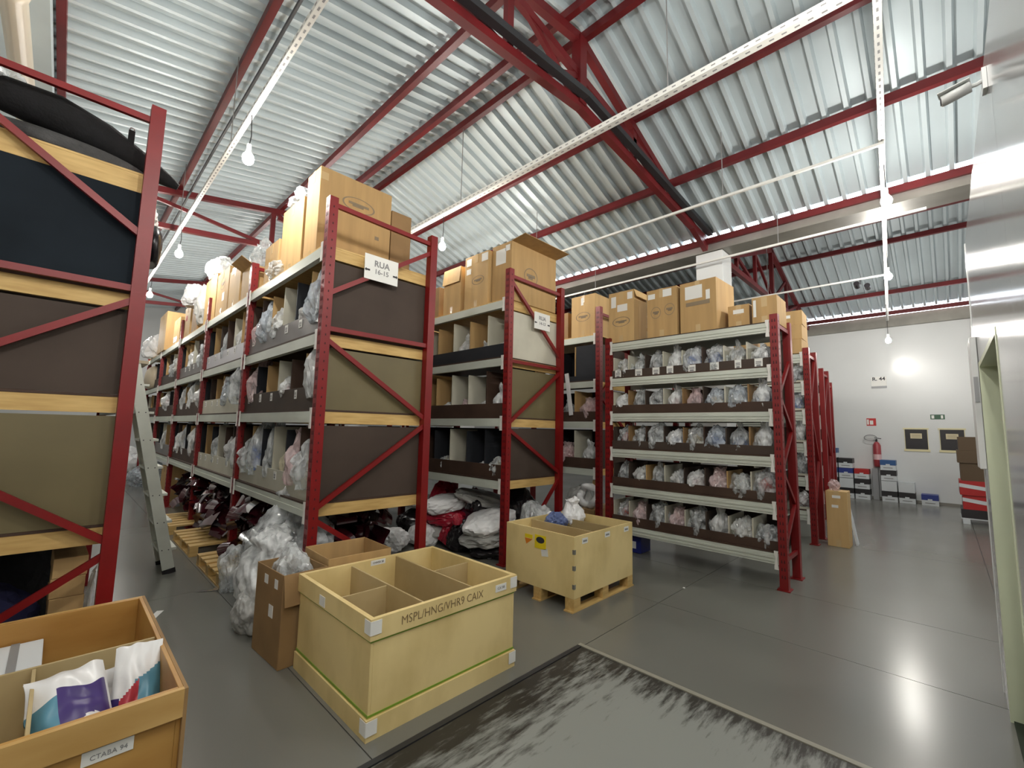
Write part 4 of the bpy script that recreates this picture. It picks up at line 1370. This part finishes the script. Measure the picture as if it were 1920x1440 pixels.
for i, (y0, y1, n) in enumerate(((5.15, 6.15, 'first'), (6.55, 7.65, 'second'), (8.0, 9.1, 'third'))):
    pallet(1.22, 2.32, y0, y1, f'wooden pallet on the floor under the sign rack, {n} from the end frame')
    panel_stack(1.40, 2.3, y0 + .08, y1 - .08, .15, .52, f'heap of glossy wine-red curved parts on the {n} pallet under the sign rack', i + 4)
panel_stack(1.85, 2.55, 4.15, 4.75, .10, .62, 'heap of glossy wine-red parts on the floor behind the end frame of the sign rack', 9, 90)
panel_stack(1.6, 2.5, 9.6, 10.9, .10, .6, 'heap of dark parts on the floor deep under the sign rack', 12, 60)
lump('film_bundle', FILM, 64, (1.30, 5.02, .0), (.22, .24, .40), 'torn clear film trailing off the first pallet', 'plastic film', amp=.4)
tag(part('film_strip', MB().bar((1.18, 5.1, .006), (1.34, 5.35, .008), .05, .004).bar((1.05, 5.18, .006), (1.2, 5.1, .006), .03, .003), CHROME), 'shiny torn strip of film lying on the floor by the first pallet', 'plastic film')
carton(1.95, 11.6, 0, .7, .7, .7, 'tan carton on the floor deep under the sign rack behind the ladder', m=CARD2)
lump('clear_sack', FILMB, 65, (1.7, 14.6, 0), (.8, 1.0, .6), 'bluish bag on the floor at the deep end of the ladder aisle', 'bag', amp=.25)
lump('clear_sack', WHITEF, 66, (1.5, 16.4, 0), (.9, 1.0, .9), 'white bag on the floor deepest in the ladder aisle', 'bag', amp=.25)

# ------------------------------------------------------------------ bundles under the second row
BN = [('white', WHITEF), ('black', BLACKP), ('red', REDF), ('grey', GREYF)]
r = random.Random(5)
GB = 'bundles under the cream-panelled rack'
spec = [(3.95, 5.15, .46, .62, .62, .20, 0, 'white padded bundle highest on the heap beside the sign rack post', -.16), (4.02, 5.15, .30, .70, .70, .19, 2, 'red bundle pinched under the highest white one', -.1),
        (3.98, 5.20, .10, .70, .70, .20, 3, 'grey padded bundle low in the heap under the highest white one', -.1), (4.00, 4.28, .34, .62, .66, .20, 0, 'white padded bundle with a wavy skirt in the heap beside crate two', -.3),
        (4.02, 4.30, .16, .66, .66, .20, 3, 'grey padded bundle under the wavy white one', -.15), (4.1, 4.25, .0, .7, .66, .18, 1, 'black bundle at the bottom of the heap near the second crate', 0),
        (4.25, 4.75, .58, .80, .52, .15, 3, 'grey flat bundle on top at the back of the heap', .2), (3.88, 4.72, .0, .42, .40, .40, 1, 'black bundle on the floor between the white ones', .2),
        (4.15, 4.72, .40, .50, .36, .30, 1, 'black upright bundle leaning in the middle of the heap', .5), (3.74, 4.62, .36, .13, .13, .13, 2, 'small round red piece beside the white skirted bundle', 0),
        (3.62, 5.25, .0, .34, .40, .30, 0, 'white crumpled bag at the aisle side of the heap', .2), (4.0, 5.75, .05, .8, .6, .34, 1, 'black bundle at the back of the heap under the second row', 0),
        (4.0, 5.8, .40, .7, .6, .18, 3, 'grey bundle lying on the back black one', .1), (4.2, 5.5, .05, .5, .5, .75, 2, 'tall red bundle furthest back in the heap', 0), (3.9, 4.98, .0, .5, .3, .40, 2, 'red bundle standing on edge in the heap', .5)]
for i, (x, y, z, w, d, h, k, lb, tl) in enumerate(spec):
    lump('padded_bundle', BN[k][1], 70 + i, (x, y, z), (w, d, h), lb, 'bundle', GB, rz=r.uniform(-.6, .6), tilt=(tl * .6, tl), amp=.2, freq=1.4, flat=.45)
for i, (x, y, z, w, d, h, k, lb) in enumerate(((2.75, 5.75, .02, .5, .6, .36, 0, 'white bundle on the floor behind the right post of the sign rack'), (3.2, 5.30, .0, .36, .42, .28, 0, 'crumpled white bag on the floor beside the sign rack heap'),
                                               (2.55, 5.05, .02, .55, .5, .5, 1, 'black bundle under the back of the sign rack'), (2.85, 5.85, .36, .45, .5, .26, 2, 'red bundle on top behind the sign rack'), (2.7, 6.7, .02, .7, .8, .7, 1, 'black bundle deep under the sign rack'))):
    lump('padded_bundle', BN[k][1], 90 + i, (x, y, z), (w, d, h), lb, 'bundle', 'bundles behind the sign rack', rz=i, amp=.25, freq=1.6)
# under the end frame of the second row and behind crate two
lump('clear_sack', FILM, 100, (4.25, 3.70, .02), (.52, .42, .66), 'clear plastic sack under the end frame of the cream-panelled rack', 'bag', amp=.28, freq=1.2)
lump('clear_sack', FILMW, 101, (4.86, 3.62, .02), (.34, .34, .56), 'milky plastic bag behind the second crate beside the rack post', 'bag', amp=.28)
lump('padded_bundle', BLACKP, 102, (4.62, 4.4, .02), (.60, .6, .78), 'black bundle behind the clear sack under the cream-panelled rack', 'bundle', amp=.2)
lump('padded_bundle', mat('wine_cloth', (.09, .012, .03), .5), 103, (4.3, 4.9, .02), (.5, .5, .72), 'wine-red bundle behind the clear sack under the cream-panelled rack', 'bundle', amp=.2)
# wheel-like wrapped ring seen under the third rack
t = thing('wrapped_ring', (5.92, 4.02, .46), 'silver film-wrapped ring under the glimpsed third rack', 'ring')
N = 22
part('ring', MB().tube([(5.90 + .04 * math.sin(a * 3), 4.05 + .15 * math.cos(a), .60 + .15 * math.sin(a)) for a in [2 * PI * i / N for i in range(N + 1)]], [.055 + .009 * math.sin(i * 2.1) for i in range(N + 1)], 10), WHITEF, t, smooth=True)
carton(6.2, 4.12, 0, .72, .42, .40, 'low brown carton under the wrapped ring of the third rack', m=CARDD)
lump('clear_sack', GREYF, 104, (6.1, 4.38, .0), (.5, .44, .72), 'grey bag behind the wrapped ring under the third rack', 'bag', amp=.25)
carton(6.06, 4.02, .74, .08, .10, .09, 'small tan carton tilted under the lowest beam of the third rack', m=CARD2, rz=.4, tape=False)
lump('shopping_bag', WHITEF, 105, (4.14, 3.06, .52), (.28, .24, .30), 'white carrier bag on top of the second crate corner', 'bag', amp=.3, pinch=.3)
lump('shopping_bag', mat('slate_blue_film', (.10, .14, .30), .4), 106, (3.86, 3.08, .52), (.26, .22, .20), 'slate blue bag beside the white carrier bag on the second crate', 'bag', amp=.25)
# blue plastic crate under the short rack
t = thing('plastic_crate', (5.62, 3.02, 0), 'small blue plastic crate on the floor under the short rack', 'crate')
part('body', MB().box(5.52, 5.78, 2.96, 2.98, .01, .22).box(5.52, 5.78, 3.18, 3.2, .01, .22).box(5.52, 5.54, 2.98, 3.18, .01, .22).box(5.76, 5.78, 2.98, 3.18, .01, .22), BLUEP, t)
part('base', MB().box(5.54, 5.76, 2.98, 3.18, 0, .02), BLUEP, t)
part('rim', MB().box(5.505, 5.52, 2.945, 3.215, .19, .22).box(5.78, 5.795, 2.945, 3.215, .19, .22).box(5.52, 5.78, 2.945, 2.96, .19, .22).box(5.52, 5.78, 3.2, 3.215, .19, .22), BLUEP, t)
part('label_plate', MB().box(5.516, 5.519, 3.03, 3.13, .06, .15), WPART, t)
tag(part('paper_scrap', MB().box(4.68, 4.70, 2.02, 2.04, 0, .008), WHITE), 'tiny white scrap on the floor before the short rack', 'scrap')
tag(part('paper_scrap', MB().bar((.66, 4.70, .004), (.74, 4.86, .004), .05, .004), WHITE), 'white paper scrap on the floor of the ladder aisle beside the orange crate', 'scrap')

# ------------------------------------------------------------------ ladder leaning on the dark rack
t = thing('ladder', (.93, 6.0, 0), 'grey aluminium ladder leaning across the aisle against the picture-edge rack', 'ladder')
foot, top = (.95, .02), (.48, 2.22)
for i, y in enumerate((6.0, 6.45)):
    q = MB()
    q.bar((foot[0], y, foot[1]), (top[0], y, top[1]), .028, .105, (1, 0, .2))
    rail = part('side_rail', q, ALU, t)
    part('rubber_foot', MB().bar((foot[0] + .004, y, 0.0), (foot[0] - .006, y, .05), .035, .115, (1, 0, .2)), BLACKP, rail)
    rb2 = MB()
    for k in range(7):
        f = (k + .8) / 7.6
        cx, cz = foot[0] + (top[0] - foot[0]) * f, foot[1] + (top[1] - foot[1]) * f
        for dx in (-.028, .028):
            rb2.tube([(cx + dx, y - .016, cz), (cx + dx, y - .013, cz)], .006, 6)
    if i == 0:
        part('rivet', rb2, DARKT, rail, kind='stuff')
for k in range(7):
    f = (k + .8) / 7.6
    cx, cz = foot[0] + (top[0] - foot[0]) * f, foot[1] + (top[1] - foot[1]) * f
    part('tread', MB().box(cx - .06, cx + .10, 6.015, 6.435, cz - .012, cz + .012), ALU, t)
part('top_cap', MB().box(top[0] - .08, top[0] + .12, 5.98, 6.47, 2.21, 2.24), TPART, t)
# ------------------------------------------------------------------ floor plate
fp = part('floor_plate', MB().box(-1.2, 0, -2.6, 0, 0.0, .006), PATCH, local=True)
fp.location = (2.86, 2.02, 0)
fp.scale = (2.2, 1, 1)
tag(fp, 'worn pale floor plate with black scuffs in front of the strapped crate', 'floor plate')
tag(part('plate_rim', MB().box(2.865, 2.90, -.58, 2.06, 0, .010), mat('worn_rim', (.27, .26, .21), .5)), 'thin pale raised rim along the aisle edge of the worn floor plate', 'trim')
tag(part('plate_rim', MB().box(.2, 2.86, 2.025, 2.06, 0, .010), DARKT), 'thin dark rim of the worn floor plate, strapped crate side', 'trim')

# ------------------------------------------------------------------ things on the end wall
WX = 15.25


def wall_board(y, z, w, h, label):
    t = thing('notice_board', (WX, y, z), label, 'board', 'black boards on the end wall')
    part('panel', MB().box(WX - .012, WX - .001, y - w / 2, y + w / 2, z - h / 2, z + h / 2), mat('near_black_board', (.012, .010, .012), .4), t)
    fr = MB()
    e = .035
    fr.box(WX - .02, WX - .001, y - w / 2 - e, y + w / 2 + e, z + h / 2, z + h / 2 + e).box(WX - .02, WX - .001, y - w / 2 - e, y + w / 2 + e, z - h / 2 - e * 1.6, z - h / 2)
    part('frame', fr, mat('cream_frame', (.72, .66, .40), .5), t)
    part('frame_side', MB().box(WX - .018, WX - .001, y - w / 2 - .012, y - w / 2, z - h / 2, z + h / 2).box(WX - .018, WX - .001, y + w / 2, y + w / 2 + .012, z - h / 2, z + h / 2), mat('cream_frame', (.72, .66, .40), .5), t)
    part('card', MB().box(WX - .015, WX - .012, y - w * .26, y + w * .26, z + h * .04, z + h * .30), mat('yellowish_card', (.66, .58, .38), .5), t)
    mb = MB()
    for k in range(3):
        mb.box(WX - .0165, WX - .015, y - w * .2, y + w * .2, z + h * (.10 + .06 * k), z + h * (.115 + .06 * k))
    part('card_print', mb, PRINT, t)


wall_board(.52, 1.585, .42, .50, 'black board with a cream card, between the extinguisher and the office corner')
wall_board(-.13, 1.585, .42, .50, 'black board with a cream card partly hidden by the red carton stack')
t = thing('extinguisher_sign', (WX, 1.39, 2.02), 'small red and white extinguisher sign above the fire extinguisher', 'sign')
part('plate', MB().box(WX - .006, WX - .001, 1.29, 1.49, 1.92, 2.12), REDSIGN, t)
part('white_symbol', MB().box(WX - .008, WX - .006, 1.35, 1.42, 1.95, 2.06).box(WX - .008, WX - .006, 1.44, 1.48, 1.95, 2.09), WHITE, t)
t = thing('exit_sign', (WX, .10, 2.15), 'dark green and white exit sign above the second black board', 'sign')
part('plate', MB().box(WX - .006, WX - .001, -.03, .23, 2.09, 2.21), GREENSIGN, t)
part('white_symbol', MB().box(WX - .008, WX - .006, .16, .21, 2.11, 2.19).box(WX - .008, WX - .006, .0, .04, 2.11, 2.19), WHITE, t)
t = thing('aisle_sign', (WX - .02, 1.18, 3.08), 'white board lettered R. 44 hanging high on the end wall', 'sign')
part('board', MB().box(WX - .02, WX - .008, 1.02, 1.34, 2.93, 3.23), WHITE, t)
part('lower_edge', MB().box(WX - .024, WX - .008, 1.02, 1.34, 2.93, 2.98), GPART, t)
inst('sign_text', text_mesh('sign_text', 'R. 44', .13, INK, .003), t, (-.004, 0, .09), (PI / 2, 0, -PI / 2))
# fire extinguisher
ey = 1.30
t = thing('fire_extinguisher', (WX - .10, ey, .80), 'red fire extinguisher with looped hose on the end wall', 'fire extinguisher')
part('cylinder', MB().tube([(WX - .10, ey, z) for z in (.84, .86, .90, 1.40, 1.46, 1.50)], [.05, .075, .085, .085, .06, .025], 16), mat('extinguisher_red', (.36, .05, .06), .3), t, smooth=True)
part('label', MB().tube([(WX - .10, ey, 1.03), (WX - .10, ey, 1.17)], .0865, 16), mat('pink_label', (.75, .5, .5), .5), t)
part('valve', MB().tube([(WX - .10, ey, 1.49), (WX - .10, ey, 1.57)], .022, 8).bar((WX - .10, ey - .10, 1.58), (WX - .10, ey + .04, 1.60), .02, .02), DARKT, t)
part('hose', MB().tube([(WX - .11, ey + .02 + .10 + .13 * math.cos(a), 1.60 + .075 * math.sin(a)) for a in [i * 2 * PI / 16 for i in range(17)]], .011, 6), GREYINK, t)
part('bracket', MB().box(WX - .03, WX - .001, ey - .03, ey + .03, 1.20, 1.45), GALV, t)

# stacked cartons along the end wall: (y centre, level, body, band)
SM = {}


def small_carton(y, z, x, bm, label, w=.30, h=.25, plain=False):
    t = thing('parts_carton', (x, y, z), label, 'box', 'small cartons along the end wall')
    part('body', MB().box(x, x + .36, y - w / 2, y + w / 2, z, z + h), CARTWHITE if not plain else bm, t)
    if not plain:
        part('colour_band', MB().box(x - .003, x + .363, y - w / 2 - .003, y + w / 2 + .003, z + h * .50, z + h + .002), bm, t)
        part('print_block', MB().box(x - .005, x - .003, y - .04, y + .04, z + h * .40, z + h * .62), CARTWHITE, t)
        part('print_line', MB().box(x - .0045, x - .001, y - w * .3, y + w * .3, z + h * .20, z + h * .27), GREYINK, t)
    return t


xw = 14.84
cols = [(2.28, [CARTDARK, CARTDARK, CARTBLUE, CARTDARK, CARTBLUE]), (1.95, [CARTDARK, CARTWHITE, CARTLIL, CARTDARK]), (1.62, [CARTDARK, CARTDARK, CARTRED])]
cn = {'black_carton': 'black-banded', 'blue_carton': 'blue-banded', 'white_carton': 'white', 'deep_blue_carton': 'deep blue-banded', 'red_carton': 'red-banded'}
for ci, (y, stack) in enumerate(cols):
    for k, m in enumerate(stack):
        small_carton(y, .262 * k, xw, m, f'{cn[m.name]} small carton, {ORD[k]} up in the {("tallest", "middle", "extinguisher-side")[ci]} end-wall pile', plain=m is CARTWHITE)
for k, m in enumerate((CARTDARK, CARTWHITE, CARTDARK, CARTBLUE)):
    small_carton(1.08, .262 * k, xw, m, f'{cn[m.name]} small carton, {ORD[k]} up in the lone blue-topped pile', plain=m is CARTWHITE)
small_carton(.75, 0, xw, CARTDARK, 'black-banded small carton alone on the floor right of the blue-topped pile')
small_carton(.75, .262, xw, CARTWHITE, 'clear-looking white carton resting on the lone black-banded carton', plain=True)
small_carton(.34, 0, xw, CARTLIL, 'blue-banded small carton last on the floor towards the office corner')
tag(part('grey_duct', MB().box(15.06, 15.2, 1.30, 1.42, 0, .8), GPART), 'grey box duct on the wall between the small carton piles', 'duct')

# carton with a sheet leaning beside it at the second short rack
carton(8.27, 1.20, 0, .30, .26, .80, 'tall tan carton with white labels standing beside the second short rack', m=CARD2, rz=.0, stickers=[('x-', 0, .72, .10, .04, WHITE), ('x-', .02, .58, .08, .04, WHITE)])
tag(part('leaning_sheet', MB().bar((8.50, 1.02, .0), (8.47, 1.10, .55), .02, .16, (1, 0, 0)), CARTWHITE), 'narrow grey-white sheet leaning on the tall tan carton', 'sheet')
lump('film_bundle', FILMR, 110, (8.25, 1.24, .80), (.16, .14, .16), 'little rose-tinted bag on the tall tan carton', 'bag', amp=.3)

# red carton stack by the office corner
GR = 'carton stack behind the office corner'
X0 = 12.3
t = thing('pallet', (X0, -.9, 0), 'pallet under the red carton stack', 'pallet')
for k in range(4):
    part('board', MB().box(X0 + .2 * k, X0 + .2 * k + .14, -1.1, -.14, .09, .11), CARTWHITE, t)
for k in range(3):
    part('runner', MB().box(X0, X0 + .74, -1.1 + .42 * k, -1.0 + .42 * k, 0, .09), CARTWHITE, t)
for k, (z, h, m, nm) in enumerate(((.111, .16, CARTDARK, 'black lowest carton of the stack behind the office corner'), (.272, .27, CARTRED, 'red carton with white diagonal stripe above the black one'),
                                   (.543, .27, CARTRED, 'upper red carton with white stripe in the stack'), (.814, .34, mat('dark_brown_carton', (.11, .07, .035), .6), 'brown carton above the red ones in the stack'),
                                   (1.155, .24, MATS['dark_brown_carton'], 'second brown carton in the stack behind the office corner'), (1.396, .26, MATS['dark_brown_carton'], 'topmost dark brown carton of the stack behind the office corner'))):
    t = thing('stack_carton', (X0, -.62, z), nm, 'box', GR)
    j = .03 * (k % 2)
    part('body', MB().box(X0 + j, X0 + .72, -1.08 + j, -.15 - j, z, z + h), m, t)
    if m is CARTRED:
        part('white_stripe', MB().prism([(-1.08 + j, z + .02), (-1.08 + j, z + .09), (-.15 - j, z + .22), (-.15 - j, z + .15)], 'x', X0 + j - .004, X0 + j - .001).prism(
            [(X0 + j, z + .15), (X0 + j, z + .22), (X0 + .72, z + .1), (X0 + .72, z + .03)], 'y', -.15 - j + .001, -.15 - j + .004), CARTWHITE, t)

# cabinet on the partition corner, camera on its bracket
t = thing('wall_cabinet', (4.18, WY, 1.85), 'narrow white wall cabinet on the office partition corner', 'cabinet')
part('body', MB().box(4.05, 4.34, WY + .001, WY + .032, 1.42, 2.26), WALL, t, bevel=.004)
part('display', MB().box(4.045, 4.05, WY + .008, WY + .028, 1.84, 2.0), GPART, t)
t = thing('security_camera', (2.2, WY, 2.86), 'white bullet security camera on the top of the office partition', 'camera')
part('mount', MB().box(2.18, 2.23, WY + .0005, WY + .012, 2.84, 2.92), WALL, t)
part('arm', MB().tube([(2.20, WY + .012, 2.88), (2.20, WY + .025, 2.875), (2.20, WY + .045, 2.875)], .008, 8), WALL, t)
bd = part('body', MB().tube([(2.20, WY + .038, 2.875), (2.20, WY + .040, 2.875), (2.21, WY + .115, 2.862), (2.21, WY + .117, 2.862)], [.012, .020, .020, .018], 14), WALL, t, smooth=True)
part('lens', MB().tube([(2.21, WY + .116, 2.862), (2.21, WY + .120, 2.862)], .014, 12), INK, t)
part('sun_shield', MB().bar((2.20, WY + .040, 2.899), (2.21, WY + .125, 2.886), .046, .003), WALL, t)
# spot fixtures on the conduit near the end wall
for i, (x, y, z, lb) in enumerate(((10.06, .95, 4.40, 'small black camera under the second thin conduit'), (7.2, 5.05, 4.31, 'black twin spotlight on the gutter conduit above the third rack'))):
    t = thing('spotlight', (x, y, z), lb, 'spotlight')
    part('bracket', MB().bar((x, y, z), (x, y, z + .09), .02, .02), DARKT, t)
    part('head', MB().tube([(x - .08, y + .05, z + .01), (x + .06, y + .05, z - .02)], .045, 10), BLACKP, t)
    part('head', MB().tube([(x - .06, y - .10, z - .05), (x + .08, y - .10, z - .07)], .045, 10), BLACKP, t)

# ------------------------------------------------------------------ tidy-up: nothing may be left without a mesh
for o in list(bpy.data.objects):
    if o.type == 'MESH' and not o.data.materials and o.data.users:
        o.data.materials.append(WHITE)
